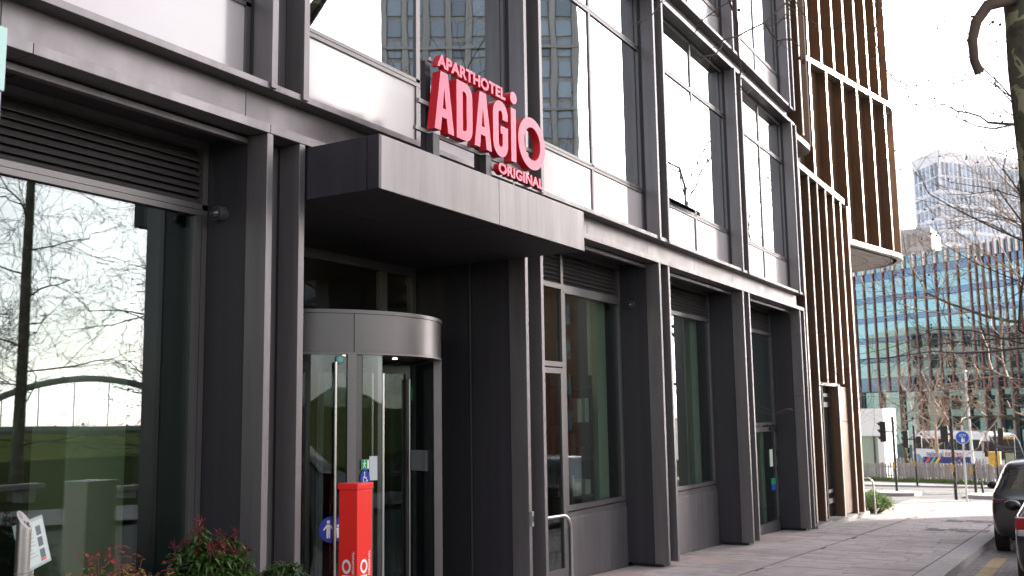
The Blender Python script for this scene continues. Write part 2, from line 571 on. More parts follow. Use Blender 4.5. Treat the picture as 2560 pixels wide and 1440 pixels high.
# bay 4: dark panel over a glazed service door
xa, xb = X0[4] + CW, X0[5]
w = frame([(xa, xb, 3.80, 3.86), (xa, xb, 3.30, 3.37), (xb - .055, xb, gz(xb), 3.80), (xa, xa + .05, gz(xa) - .1, 3.80), (xa, xb, 1.37, 1.43)], G_Y - .05, G_Y + .04)
louvre(w, xa + .055, xb - .06, 3.38, 3.80, G_Y)
M_OBSC = mat('dark_backed_glass', (0.02, 0.026, 0.024), 0.12, spec=0.6)
piece('dark_panel', M_OBSC, w, xa + .05, xb - .055, G_Y - .012, G_Y + .012, 1.43, 3.30)
d = frame([(xa + .06, xa + .14, gz(xa) - .1, 1.34), (xb - .16, xb - .06, gz(xb), 1.34), (xa + .14, xb - .16, 1.24, 1.34), (xa + .14, xb - .16, gz(xb) + .02, gz(xb) + .24)], G_Y - .065, G_Y, name='door')
tag(d, 'glazed service door with black hinges and a green notice')
piece('pane', M_GLASS_E, d, xa + .14, xb - .16, G_Y - .04, G_Y - .025, gz(xb) + .24, 1.24)
for z in (1.28, .78, .42, -.62):
    MB().box(xb - .13, xb - .07, G_Y - .11, G_Y - .06, z - .07, z + .07).build('hinge', M_BLACKM, d, bevel=.012)
MB().box(xb - .62, xb - .16, G_Y - .12, G_Y - .066, 1.27, 1.33).build('door_closer', M_BLACKM, d, bevel=.01)
M_GRN = mat('safety_green', (0.0, 0.30, 0.12), 0.5)
M_BLU = mat('notice_blue', (0.01, 0.07, 0.42), 0.5)
piece('notice', M_GRN, d, xb - .52, xb - .22, G_Y - .05, G_Y - .042, .12, .25)
piece('notice', M_BLU, d, xb - .52, xb - .22, G_Y - .05, G_Y - .042, .0, .115)
piece('notice', mat('pale_paper', (0.62, 0.68, 0.6), 0.6), d, xb - .56, xb - .36, G_Y - .05, G_Y - .042, .5, .86)

# ---- upper storeys: fins, channels, windows
def upper(z0, z1, first):
    for i, x in enumerate(X0):
        c = MB().box(x + FT, x + CW - FT, 0.17, 0.30, z0, z1).build('column', M_FAC, hotel)
        for a in (x, x + CW - FT):
            MB().box(a, a + FT, -0.035, 0.168, z0 - .045, z1 + .01).build('fin', M_FAC, c, bevel=0.004)
            piece('reveal_panel', M_FACD, c, a + .004, a + FT - .004, 0.168, 0.34, z0, z1)
    for i in range(5):
        xa, xb = X0[i] + CW, X0[i + 1]
        xm = (xa + xb) / 2 + 0.06
        s0, s1, t0, t1 = z0 + .66, z0 + .74, z0 + 2.88, z0 + 2.96
        w = frame([(xa, xa + .05, z0, z1), (xb - .05, xb, z0, z1), (xm - .032, xm + .032, z0, z1), (xa, xb, z0, z0 + .03), (xa, xb, s0, s0 + .036), (xa, xb, s0 + .044, s1), (xa, xb, t0, t0 + .036), (xa, xb, t0 + .044, t1), (xa, xb, z1 - .07, z1)], 0.205, 0.27)
        for a, b in ((xa + .05, xm - .032), (xm + .032, xb - .05)):
            piece('spandrel_panel', M_SPAN, w, a, b, 0.226, 0.25, z0 + .03, s0)
            p = piece('pane', M_GLASS_U, w, a, b, 0.228, 0.246, s1, t0)
            if first and i == 3 and a < xm - 1:
                # this pane is tilted open a little at its foot
                p.rotation_euler = (R(-3.6), 0, 0)
                p.location.y -= 0.068
            piece('pane', M_GLASS_U, w, a, b, 0.228, 0.246, t1, z1 - .07)
upper(4.255, 8.07, True)
upper(8.475, 12.29, False)

# rooms behind the upper glass and the storeys above the picture
mb = MB()
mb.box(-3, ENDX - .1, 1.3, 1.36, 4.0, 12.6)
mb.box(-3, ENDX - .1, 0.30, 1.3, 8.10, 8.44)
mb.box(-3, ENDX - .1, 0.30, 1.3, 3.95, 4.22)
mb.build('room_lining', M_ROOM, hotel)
mb = MB()
mb.box(-14, ENDX - .05, 0.06, 16, 12.75, 33)
mb.box(-14, -3, 0.06, 16, gz(-14), 12.75)
M_UP = mat('pale_upper_cladding', (0.32, 0.28, 0.24), 0.6, var=0.1, vscale=.6)
mb.build('upper_storeys', M_UP, hotel)
for k in range(5):
    for i in range(18):
        xx = -12.6 + i * 1.92
        piece('upper_window', M_OBSC, hotel, xx, xx + 1.0, 0.03, 0.07, 13.6 + k * 3.9, 15.9 + k * 3.9)
# end wall of the hotel, towards the bronze building
MB().box(ENDX - .14, ENDX - .03, 0.32, 15.9, gz(22) - .1, 12.74).build('end_wall', M_FACD, hotel)

# ---- ground-floor interior
M_CEIL = mat('lobby_ceiling', (0.10, 0.10, 0.10), 0.8)
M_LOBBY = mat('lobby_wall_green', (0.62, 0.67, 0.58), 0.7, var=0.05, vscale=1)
M_PART = mat('partition_shaded', (.07, .075, .065), .7)  # partition flank; its shade is put into the dark colour
M_LFLR = mat('lobby_floor', (0.06, 0.055, 0.05), 0.35, var=0.1, vscale=3)
mb = MB(); mb.quad((-3, .75, gz(8) - .02), (22, .75, gz(8) - .02), (22, 7, gz(8) - .02), (-3, 7, gz(8) - .02)); mb.build('lobby_floor', M_LFLR, hotel)
mb = MB(); mb.quad((-3, .75, 3.46), (-3, 7, 3.46), (22, 7, 3.46), (22, .75, 3.46)); mb.build('lobby_ceiling', M_CEIL, hotel)
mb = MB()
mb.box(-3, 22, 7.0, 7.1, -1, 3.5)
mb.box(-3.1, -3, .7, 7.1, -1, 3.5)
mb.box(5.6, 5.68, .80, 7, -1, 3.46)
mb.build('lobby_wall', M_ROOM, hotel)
for xa_, xb_ in ((13.02, 13.34), (16.95, 17.28), (20.95, 21.2)):
    piece('lit_partition_end', M_LOBBY, hotel, xa_, xb_, .79, .93, -.9, 3.44)  # street end of the partition, daylight painted on as a pale colour
    piece('partition', M_PART, hotel, xa_ + .02, xb_ - .02, .93, 7, -.9, 3.44)
for xa_ in (13.6, 17.5):
    piece('party_wall', M_ROOM, hotel, xa_, xa_ + .1, .8, 7, -.9, 3.44)
MB().box(6.3, 9.2, 3.2, 3.26, 2.80, 3.36).build('green_wall_panel', M_LOBBY, hotel)
M_LED = mat('downlight_glow', (1, .85, .6), .5, emit=(1, .80, .52), estr=26)
for (lx, ly) in ((2.2, 3.6), (7.2, 3.2), (8.6, 3.6), (11.0, 2.4), (12.2, 1.6), (12.3, 3.4), (15.4, 2.4), (19.2, 2.4)):
    MB().tube([(lx, ly, 3.452), (lx, ly, 3.44)], .075, 14).build('downlight', M_LED, hotel)
MB().box(4.95, 5.5, 1.5, 1.95, -.35, 3.44).build('interior_column', mat('beige_plaster', (.55, .48, .36), .7), hotel, bevel=.02)
# shelving seen through the window right of the entrance
shelf = thing('display_shelving', (12.5, .97, gz(12)), 'black open shelving with boxes and a trailing plant behind the window', 'shelving')
zf = gz(8) - .02
for a, b in ((12.17, .82), (12.85, .82), (12.17, 1.12), (12.85, 1.12)):
    piece('post', M_BLACKM, shelf, a - .02, a + .02, b - .02, b + .02, zf, 2.2)
for z in (-.05, .5, 1.0, 1.5, 2.0):
    piece('shelf', M_BLACKM, shelf, 12.15, 12.87, .80, 1.14, z, z + .035)
BOXL = ['%s on the %s shelf of the black shelving behind the window' % (w_, z_) for z_ in ('lowest', 'second', 'third', 'top') for w_ in ('leftmost box', 'second box from the left', 'third box from the left', 'fourth box from the left', 'fifth box from the left')]
rs = random.Random(3)
for zi, z in enumerate((-.015, .535, 1.035, 1.535)):
    x = 12.22; bi = zi * 5
    while x < 12.72:
        ww = rs.uniform(.08, .2); hh = rs.uniform(.14, .36)
        b = piece('storage_box', [mat('card_buff', (.45, .38, .27), .7), mat('box_dark', (.03, .035, .04), .6), mat('box_pale', (.5, .52, .48), .6)][rs.randrange(3)], None, x, x + ww, .84, .84 + rs.uniform(.16, .26), z, z + hh)
        tag(b, BOXL[bi], 'box', 'boxes on the black shelving'); bi += 1
        x += ww + rs.uniform(.03, .16)
# pedestal behind the left window
ped = thing('stone_pillar', (9.4, -5.75, gz(9.4)), 'taupe square pillar with a pale cap by the kerb, reflected in the left window', 'pillar')
MB().box(9.15, 9.65, -6.0, -5.5, gz(9.4) - .12, .79).build('shaft', mat('pillar_taupe', (.60, .46, .38), .75, var=.08, vscale=3), ped, bevel=.01)
MB().box(9.14, 9.66, -6.01, -5.49, .79, .815).build('cap', mat('pillar_cap', (.62, .58, .55), .6), ped, bevel=.005)

# ---- entrance bay: canopy, soffit, glazing behind the drum
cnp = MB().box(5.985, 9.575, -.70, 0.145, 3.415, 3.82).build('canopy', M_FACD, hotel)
for a, b in ((6.005, 7.788), (7.794, 9.585)):
    MB().box(a, b, -.735, -.701, 3.40, 3.835).build('fascia_panel', M_FAC, cnp, bevel=.004)
MB().box(5.975, 6.003, -.735, -.62, 3.40, 3.835).build('corner_panel', M_FACD, cnp, bevel=.004)
MB().box(5.975, 5.984, -.614, 0.0, 3.40, 3.832).build('side_panel', M_FACD, cnp)
MB().box(9.576, 9.586, -.70, 0.0, 3.40, 3.832).build('side_panel', M_FACD, cnp)
for a, b in ((5.99, 7.78), (7.788, 9.57)):
    for c, e in ((-.69, .10), (.108, .80), (.808, 1.5)):
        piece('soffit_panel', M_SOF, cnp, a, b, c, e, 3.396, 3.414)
MB().box(5.95, 9.57, 0.25, 1.55, 3.42, 3.86).build('entrance_bulkhead', M_GASK, hotel)
w = frame([(5.95, 9.56, 3.30, 3.396), (5.95, 6.02, gz(6) - .1, 3.30), (9.49, 9.56, gz(9), 3.30), (8.90, 9.0, 2.62, 3.30), (5.95, 9.56, 2.60, 2.67)], 1.50, 1.58)
piece('pane', M_GLASS_D, w, 6.02, 8.90, 1.53, 1.545, 2.67, 3.30)
piece('pane', M_GLASS_D, w, 9.0, 9.49, 1.53, 1.545, 2.67, 3.30)
MB().box(9.0, 9.49, 1.52, 1.56, gz(9), 2.6).build('side_panel', M_FACD, hotel)
MB().box(6.02, 6.50, 1.52, 1.56, gz(9), 2.6).build('side_panel', M_FACD, hotel)

# ================================================================== REVOLVING DOOR
DC, DR = (7.78, 1.5), 1.30
zf = gz(7.78)
rev = thing('revolving_door', (DC[0], DC[1], zf), 'glass revolving door with a curved grey metal drum header', 'door')
def arc(r, a0, a1, n, z=None):
    pts = []
    for k in range(n + 1):
        a = R(a0 + (a1 - a0) * k / n)
        p = (DC[0] + r * math.cos(a), DC[1] + r * math.sin(a))
        pts.append(p if z is None else (*p, z))
    return pts
def ring(r0, r1, a0, a1, z0, z1, n=40):
    o = arc(r1, a0, a1, n); i = arc(r0, a0, a1, n)
    mb = MB()
    for k in range(n):
        mb.quad((*o[k], z0), (*o[k + 1], z0), (*o[k + 1], z1), (*o[k], z1))
        mb.quad((*i[k + 1], z0), (*i[k], z0), (*i[k], z1), (*i[k + 1], z1))
        mb.quad((*o[k], z1), (*o[k + 1], z1), (*i[k + 1], z1), (*i[k], z1))
        mb.quad((*i[k], z0), (*i[k + 1], z0), (*o[k + 1], z0), (*o[k], z0))
    for k in (0, n):
        mb.quad((*o[k], z0), (*i[k], z0), (*i[k], z1), (*o[k], z1))
    return mb
drum = ring(DR - .10, DR, -236.2, -122.8, 2.232, 2.585, 36).build('drum_panel', M_DRUM, rev, smooth=True, weld=True)
ring(DR - .10, DR, -122.5, -12, 2.232, 2.585, 36).build('drum_panel', M_DRUM, rev, smooth=True, weld=True)
ring(DR - .02, DR + .012, -236, 56, 2.588, 2.622, 64).build('drum_rim', M_DRUM, rev, smooth=True, weld=True)
ring(DR - .12, DR + .006, -236, 56, 2.212, 2.230, 64).build('drum_lower_rim', M_FRAME, rev, smooth=True, weld=True)
MB().poly(arc(DR - .01, 0, 354, 59, 2.60)).build('drum_lid', M_SOF, rev)
MB().poly(list(reversed(arc(DR - .10, 0, 354, 59, 2.24)))).build('drum_ceiling', M_SOF, rev)
for a0, a1 in ((-238, -125.5), (-58, 58)):
    ring(DR - .035, DR - .02, a0, a1, zf + .08, 2.212, 28).build('curved_pane', M_GLASS_D, rev, smooth=True, weld=True)
    ring(DR - .05, DR - .005, a0, a1, zf, zf + .08, 28).build('kick_rail', M_FRAME, rev, smooth=True, weld=True)
for a in (-123.5, -58, -180, 0):
    ring(DR - .075, DR + .004, a - 1.8, a + 1.8, zf, 2.212, 3).build('post', M_FRAME, rev, smooth=True, weld=True)
ring(DR - .10, DR - .03, -121.4, -118.6, zf, 2.212, 3).build('post', M_DRUM, rev, smooth=True, weld=True)
MB().tube([(*DC, zf), (*DC, 2.23)], .045, 14).build('centre_shaft', M_FRAME, rev, smooth=True)
def leaf(ang):
    a = R(ang)
    u = (math.cos(a), math.sin(a)); v = (-u[1], u[0])
    def at(r, off=0):
        return (DC[0] + u[0] * r + v[0] * off, DC[1] + u[1] * r + v[1] * off)
    mb = MB()
    for (ra, rb, z0, z1) in ((.05, .10, zf + .03, 2.2), (1.13, 1.19, zf + .03, 2.2), (.10, 1.13, zf + .03, zf + .13), (.10, 1.13, 2.11, 2.2)):
        mb.obox(at((ra + rb) / 2), u, v, rb - ra, .045, z0, z1)
    lf = mb.build('leaf', M_FRAME, rev)
    mb = MB(); mb.obox(at(.615), u, v, 1.03, .012, zf + .13, 2.11); mb.build('pane', M_GLASS_D, lf)
    for s in (-1, 1):
        MB().tube([(*at(1.15, .06 * s), zf + .25), (*at(1.15, .06 * s), 2.05)], .016, 10).build('pull_handle', M_STEEL, lf, smooth=True)
    return lf, at, u, v
leaves = [leaf(a) for a in (-108, -18, 72, 162)]
for (lx, ly) in ((7.35, .75), (8.15, .75)):
    MB().tube([(lx, ly, 2.238), (lx, ly, 2.226)], .022, 14).build('downlight', mat('dim_downlight', (1, .85, .6), .5, emit=(1, .8, .55), estr=3), rev)
# long steel handle on the left curved wall
for a in (-130.4,):
    p = arc(DR + .035, a, a, 1)[0]
    MB().tube([(*p, zf + .1), (*p, 2.14)], .017, 10).build('pull_handle', M_STEEL, rev, smooth=True)
# stickers on the leaf and the curved glass
lf = ring(DR - .035, DR - .02, -118.6, -109.5, zf + .08, 2.212, 4).build('curved_pane', M_GLASS_D, rev, smooth=True, weld=True)
def sticker(pts2d, r, z, m, off=-.012, mbase=None, name='sticker', parent=None, fr=None):
    """flat polygon on the leaf; pts2d in metres, x to the leaf's outer edge"""
    mb = MB()
    P = []
    for (px_, pz_) in pts2d:
        ang_ = -119.3 + (px_ - .52) * 16.2
        pz_ = 1.17 + (pz_ - 1.23) * .62
        q = arc(DR - .018 - off * .6, ang_, ang_, 1)[0]
        P.append((q[0], q[1], z + pz_))
    mb.poly(P)
    return mb.build(name, m, parent or lf)
def circ(r, n=24, cx=0, cz=0, sx=1.0):
    return [(cx + sx * r * math.cos(2 * math.pi * k / n), cz + r * math.sin(2 * math.pi * k / n)) for k in range(n)]
def rect(x0, x1, z0, z1):
    return [(x0, z0), (x1, z0), (x1, z1), (x0, z1)]
M_EXIT = mat('exit_green', (0.0, 0.28, 0.09), .5)
M_SBLUE = mat('sticker_blue', (0.008, 0.035, 0.36), .45)
M_FROST = mat('frosted_film', (0.50, 0.53, 0.55), .6)
sticker(rect(.745, .97, 1.07, 1.42), 0, 0, M_FROST, -.0105, name='frosted_sheet')
ring(DR - .048, DR - .044, -31, -12, 1.06, 1.28, 8).build('frosted_sheet', M_FROST, rev, smooth=True, weld=True)
ring(DR - .056, DR - .052, -14, -7, 1.15, 1.24, 4).build('sticker', mat('sticker_lime', (.16, .42, .04), .5), rev, smooth=True, weld=True)
sticker(rect(.52, .745, 1.23, 1.38), 0, 0, M_EXIT, -.012)
for pl in (circ(.014, 12, .615, 1.355), [(.60, 1.335), (.63, 1.335), (.66, 1.315), (.655, 1.307), (.63, 1.315), (.625, 1.29), (.65, 1.26), (.64, 1.25), (.608, 1.28), (.575, 1.25), (.565, 1.258), (.598, 1.295), (.595, 1.315), (.57, 1.30), (.563, 1.308)], rect(.685, .73, 1.245, 1.365)):
    sticker(pl, 0, 0, M_WHITE, -.0145, name='pictogram')
sticker(circ(.13, 28, .63, 1.10), 0, 0, M_SBLUE, -.0125)
for pl in (circ(.016, 12, .615, 1.185), [(.605, 1.165), (.625, 1.165), (.628, 1.12), (.665, 1.12), (.69, 1.075), (.70, 1.08), (.705, 1.07), (.685, 1.058), (.655, 1.105), (.607, 1.105)],
           [(.600, 1.13), (.585, 1.105), (.59, 1.07), (.62, 1.05), (.65, 1.06), (.66, 1.08), (.672, 1.075), (.655, 1.045), (.62, 1.034), (.58, 1.055), (.57, 1.105), (.585, 1.14)], rect(.57, .69, 1.005, 1.02)):
    sticker(pl, 0, 0, M_WHITE, -.0148, name='pictogram')
# blue round sign with an adult and a child, on the curved wall beside the red post
a0 = -131.2
q0 = arc(DR + .002, a0, a0, 1)[0]
nrm = (math.cos(R(a0)), math.sin(R(a0))); tan_ = (-nrm[1], nrm[0])
def onwall(pts, z, m, off, name):
    MB().poly([(q0[0] + tan_[0] * a + nrm[0] * off, q0[1] + tan_[1] * a + nrm[1] * off, z + b) for a, b in pts]).build(name, m, rev)
onwall(circ(.115, 28), .66, M_SBLUE, .006, 'sticker')
for pl in (circ(.016, 12, -.03, .066), [(-.045, .045), (-.015, .045), (.012, .01), (.03, .004), (.028, -.006), (.006, -.002), (-.012, .018), (-.014, -.075), (-.028, -.075), (-.030, -.02), (-.032, -.075), (-.046, -.075), (-.047, .016), (-.07, -.008), (-.078, 0)],
           circ(.012, 10, .055, .03), [(.044, .014), (.066, .014), (.085, -.01), (.08, -.018), (.068, -.004), (.066, -.075), (.057, -.075), (.055, -.03), (.053, -.075), (.044, -.075), (.042, -.002), (.03, .004), (.028, -.004)]):
    onwall(pl, .66, M_WHITE, .009, 'pictogram')
a0 = -128.3; q0 = arc(DR + .002, a0, a0, 1)[0]
onwall(circ(.042, 20), 2.165, mat('sticker_teal', (.05, .25, .22), .5), .006, 'sticker')
onwall(circ(.026, 20), 2.165, mat('sticker_pale', (.25, .42, .40), .5), .008, 'sticker')
a0 = -66; nrm = (math.cos(R(a0)), math.sin(R(a0))); tan_ = (-nrm[1], nrm[0]); q0 = arc(DR + .002, a0, a0, 1)[0]
# lobby things seen through the door
ex = thing('exit_sign', (8.0, 3.0, 1.95), 'green exit sign with a white arrow hanging inside the lobby', 'sign')
MB().box(7.75, 8.25, 3.0, 3.03, 1.86, 2.04).build('panel', mat('exit_sign_green', (0.0, .22, .09), .4, emit=(0.0, .25, .1), estr=.6), ex)
MB().poly([(8.08, 2.995, 1.97), (8.14, 2.995, 1.97), (8.14, 2.995, 1.92), (8.17, 2.995, 1.92), (8.11, 2.995, 1.88), (8.05, 2.995, 1.92), (8.08, 2.995, 1.92)]).build('arrow', M_WHITE, ex)
piece('hanger', M_STEEL, ex, 7.99, 8.01, 3.0, 3.02, 2.04, 3.45)
lampo = thing('lobby_lamp', (9.3, 4.0, 2.0), 'small glowing orange pendant lamp inside the lobby', 'lamp')
MB().ball((9.3, 4.0, 1.86), .05, 12, 8).build('bulb', mat('lamp_glow', (1, .5, .15), .5, emit=(1, .35, .06), estr=12), lampo, smooth=True)
MB().tube([(9.3, 4.0, 1.92), (9.3, 4.0, 3.45)], .008, 6).build('cord', M_BLACKM, lampo)
desk = thing('reception_desk', (8.6, 5.2, zf), 'dark wooden reception desk at the back of the lobby', 'desk')
MB().box(7.4, 10.2, 5.0, 5.6, zf, zf + 1.05).build('front', mat('desk_walnut', (.10, .055, .03), .5, var=.2, vscale=4), desk)
MB().box(7.3, 10.3, 4.9, 5.7, zf + 1.05, zf + 1.1).build('counter', mat('counter_top', (.25, .23, .2), .4), desk)
# ================================================================== ROOFTOP LETTER SIGN
from mathutils.geometry import tessellate_polygon
sign = thing('hotel_sign', (7.85, -.62, 3.835), 'red letters APARTHOTEL ADAGIO ORIGINAL standing on the entrance canopy', 'sign')
YF, YB = -.66, -.575
def arcp(cx, cz, rx, rz, a0, a1, n=8):
    return [(cx + rx * math.cos(R(a0 + (a1 - a0) * k / n)), cz + rz * math.sin(R(a0 + (a1 - a0) * k / n))) for k in range(n + 1)]
def letter(outer, holes=(), yf=YF, yb=YB, parent=None, name='letter'):
    loops = [outer] + list(holes)
    tri = tessellate_polygon([[Vector((x, z, 0)) for x, z in lp] for lp in loops])
    flat = [p for lp in loops for p in lp]
    n = len(flat)
    mb = MB()
    mb.v = [(x, yf, z) for x, z in flat] + [(x, yb, z) for x, z in flat]
    for t in tri:
        mb.f.append(tuple(t)); mb.mi.append(1)
        mb.f.append(tuple(n + k for k in reversed(t))); mb.mi.append(0)
    i = 0
    for lp in loops:
        m_ = len(lp)
        for k in range(m_):
            a, b = i + k, i + (k + 1) % m_
            mb.f.append((a, b, n + b, n + a)); mb.mi.append(0)
        i += m_
    return mb.build(name, [M_RED, M_PINK], parent or sign)
z0, z1 = 4.112, 4.652
def A(dx):
    letter([(6.849 + dx, z0), (6.943 + dx, z1), (7.056 + dx, z1), (7.152 + dx, z0), (7.058 + dx, z0), (7.038 + dx, 4.238), (6.961 + dx, 4.238), (6.942 + dx, z0)], [[(6.974 + dx, 4.320), (7.026 + dx, 4.320), (7.000 + dx, 4.510)]])
A(0)
letter([(7.195, z0), (7.345, z0)] + arcp(7.345, 4.235, .113, .123, -90, 0) + arcp(7.345, 4.529, .113, .123, 0, 90) + [(7.195, z1)],
       [[(7.296, 4.198), (7.325, 4.198)] + arcp(7.325, 4.235, .036, .037, -90, 0, 4) + arcp(7.325, 4.529, .036, .037, 0, 90, 4) + [(7.296, 4.566)]])
A(.643)
letter([(8.1, 4.478), (8.0, 4.478), (8.0, 4.52)] + arcp(7.962, 4.52, .038, .042, 0, 180, 8) + arcp(7.962, 4.242, .038, .042, 180, 360, 8) + [(8.0, 4.335), (7.962, 4.335), (7.962, 4.412), (8.1, 4.412)]
       + arcp(7.962, 4.24, .138, .138, 0, -180, 16) + arcp(7.962, 4.52, .138, .138, 180, 0, 16)[:-1])
letter([(8.162, 4.108), (8.258, 4.108), (8.258, 4.648), (8.162, 4.648)])
letter(arcp(8.217, 4.757, .064, .062, 0, 350, 35), name='letter_dot')
letter(arcp(8.580, 4.376, .278, .270, 0, 354, 59), [arcp(8.590, 4.376, .166, .172, 0, 354, 59)])
def word(txt, x0_, zb, w_, h_, yf, yb, parent, m_side, m_face, name='letter', bold=.042):
    me = text_mesh(txt, m_side, 1.0, .5, bold, 'LEFT', 1.04)
    me.materials.append(m_face)
    fit(me, w_, h_)
    bm = bmesh.new(); bm.from_mesh(me)
    bmesh.ops.remove_doubles(bm, verts=bm.verts, dist=1e-6)
    zs = [v.co.z for v in bm.verts]; za, zb_ = min(zs), max(zs)
    for f in bm.faces:
        f.material_index = 1 if f.normal.z > .6 else 0
    for v in bm.verts:
        x, y, z = v.co
        t = (z - za) / (zb_ - za)
        v.co = (x0_ + x, yb + (yf - yb) * t, zb + y)
    seen, isl = set(), []
    for v in bm.verts:
        if v in seen: continue
        st, grp = [v], []
        seen.add(v)
        while st:
            q = st.pop(); grp.append(q)
            for e in q.link_edges:
                o = e.other_vert(q)
                if o not in seen: seen.add(o); st.append(o)
        isl.append(grp)
    isl.sort(key=lambda g: min(q.co.x for q in g))
    for g in isl:
        idx = {q: k for k, q in enumerate(g)}
        fs = {f for q in g for f in q.link_faces}
        m2 = bpy.data.meshes.new(name)
        m2.from_pydata([tuple(q.co) for q in g], [], [tuple(idx[q] for q in f.verts) for f in fs])
        m2.materials.append(m_side); m2.materials.append(m_face)
        m2.polygons.foreach_set('material_index', [f.material_index for f in fs])
        link(name, m2, parent)
    bm.free()
    bpy.data.meshes.remove(me)
word('APARTHOTEL', 6.894, 4.685, 1.166, .118, YF, -.60, sign, M_RED, M_PINK)
word('ORIGINAL', 7.915, 3.937, .893, .110, YF, -.60, sign, M_RED, M_PINK)
M_RAIL = mat('sign_rail_grey', (.34, .33, .33), .45, .4)
piece('rail', M_RAIL, sign, 6.70, 8.68, -.565, -.535, 4.085, 4.115)
piece('rail', M_RAIL, sign, 6.75, 8.86, -.565, -.535, 4.335, 4.372)
piece('rail', M_RAIL, sign, 6.86, 8.12, -.595, -.565, 4.735, 4.765)
piece('rail', M_RAIL, sign, 7.86, 8.78, -.595, -.565, 3.975, 4.0)
for a in (6.93, 7.80):
    MB().box(a - .05, a + .05, -.62, -.54, 3.83, 4.085).build('post', M_FACD, sign, bevel=.004)
    piece('back_post', M_FACD, sign, a - .04, a + .04, -.53, -.48, 3.83, 4.76)
MB().tube([(8.30, -.60, 3.83), (8.30, -.60, 3.975)], .006, 6).build('cable', M_STEEL, sign)

# ================================================================== RED POST
tot = thing('red_totem', (6.42, -.155, gz(6.4)), 'bright red square post with white lettering in front of the revolving door', 'totem')
M_TOT = mat('totem_red', (0.84, 0.030, 0.022), .30, var=.02, vscale=2, coat=.3)
tw = .19
tx0, ty0 = 6.33, -.25
MB().box(tx0, tx0 + tw, ty0, ty0 + tw, gz(6.4) - .02, 1.058).build('shaft', M_TOT, tot, bevel=.005)
MB().box(tx0 - .008, tx0 + tw + .008, ty0 - .008, ty0 + tw + .008, 1.06, 1.112).build('cap', M_TOT, tot, bevel=.007)
# white ring and vertical word on the two visible faces
for face in (0, 1):
    def put(me, cx, cz, rot=0):
        """lettering mesh (x right, y up) centred on the face"""
        for v in me.vertices:
            x, y = v.co.x, v.co.y
            if rot: x, y = -y, x
            x += cx; y += cz
            if face == 0: v.co = (tx0 + tw / 2 + x, ty0 - .0025, y)
            else: v.co = (tx0 - .0025, ty0 + tw / 2 - x, y)
        return me
    mb = MB(); n = 40
    for k in range(n):
        a, b = 2 * math.pi * k / n, 2 * math.pi * (k + 1) / n
        P_ = []
        for (ang, rr) in ((a, (.056, .030)), (b, (.056, .030)), (b, (.034, .016)), (a, (.034, .016))):
            P_.append((rr[0] * math.cos(ang) * .8, rr[0] * math.sin(ang) * 1.0, 0))
        mb.quad(*P_)
    me = mb.mesh('ring_emblem', M_WHITE)
    link('ring_emblem', put(me, -.012, .458), tot)
    me = fit(text_mesh('ORIGINAL', M_WHITE, 1, 0, .014), .20, .024)
    link('lettering', put(me, .068, .38, 1), tot)
    me = fit(text_mesh('ADAGI', M_WHITE, 1, 0, .02), .30, .085)
    link('lettering', put(me, .03, .09, 1), tot)

# ================================================================== DOME CAMERAS on the column flanks
def cctv(x, y, z, label):
    t = thing('security_camera', (x, y, z), label, 'camera', 'dome cameras on the columns')
    MB().tube([(x, y, z), (x - .045, y, z), (x - .075, y, z - .004)], [.062, .062, .056], 20).build('housing', mat('camera_housing', (.05, .05, .055), .45), t, smooth=True)
    MB().ball((x - .078, y, z - .006), .042, 16, 10).build('dome', mat('camera_dome', (.03, .03, .032), .06, spec=.8), t, smooth=True)
cctv(5.526, .473, 3.255, 'black dome camera on the column left of the red sign')
cctv(13.586, .457, 3.255, 'small black dome camera on the column right of the canopy')

# ---- intercom on the column right of the door
ic = thing('intercom', (9.6, -.02, .5), 'small grey intercom box on the fin right of the revolving door', 'intercom')
MB().box(9.57, 9.615, -.03, 0.0, .44, .60).build('case', mat('intercom_grey', (.25, .25, .25), .4), ic, bevel=.005)
piece('button', M_BLACKM, ic, 9.58, 9.605, -.036, -.029, .49, .55)

# ---- bent tube rail by the narrow door
hr = thing('handrail', (10.9, .12, gz(10.9)), 'bent brushed steel tube rail beside the narrow glazed door', 'handrail')
pts = [(9.95, .14, .47), (10.62, .14, .455)]
for k in range(1, 9):
    a = R(90 - 90 * k / 8)
    pts.append((10.62 + .20 * math.cos(a), .14, .255 + .20 * math.sin(a)))
pts += [(10.82, .14, gz(10.8))]
MB().tube(pts, .021, 12).build('tube', M_STEEL, hr, smooth=True)
MB().tube([(9.95, .14, .47), (9.95, .14, gz(10))], .021, 12).build('tube', M_STEEL, hr, smooth=True)

# ---- slant-topped steel bin post at the left
bn = thing('ashtray_post', (2.95, -1.0, gz(2.9)), 'brushed steel cylinder post with a slanted perforated top at the left', 'bin')
mb = MB(); n = 28; rr = .033
cx, cyy = 2.95, -1.0
zt = 1.175
for k in range(n):
    a, b = 2 * math.pi * k / n, 2 * math.pi * (k + 1) / n
    A_ = (cx + rr * math.cos(a), cyy + rr * math.sin(a)); B_ = (cx + rr * math.cos(b), cyy + rr * math.sin(b))
    ta = zt - (math.cos(a) * .34 - math.sin(a) * .94) * .042; tb = zt - (math.cos(b) * .34 - math.sin(b) * .94) * .042
    mb.quad((*A_, gz(2.9)), (*B_, gz(2.9)), (*B_, tb), (*A_, ta))
mb.build('cylinder', M_STEEL, bn, smooth=True, weld=True)
mb = MB(); mb.poly([(cx + rr * math.cos(2 * math.pi * k / n), cyy + rr * math.sin(2 * math.pi * k / n), zt - (math.cos(2 * math.pi * k / n) * .34 - math.sin(2 * math.pi * k / n) * .94) * .042) for k in range(n)])
mb.build('top_plate', M_STEEL, bn)
def topz(x, y): return zt - ((x - cx) / rr * .34 - (y - cyy) / rr * .94) * .042 + .0015
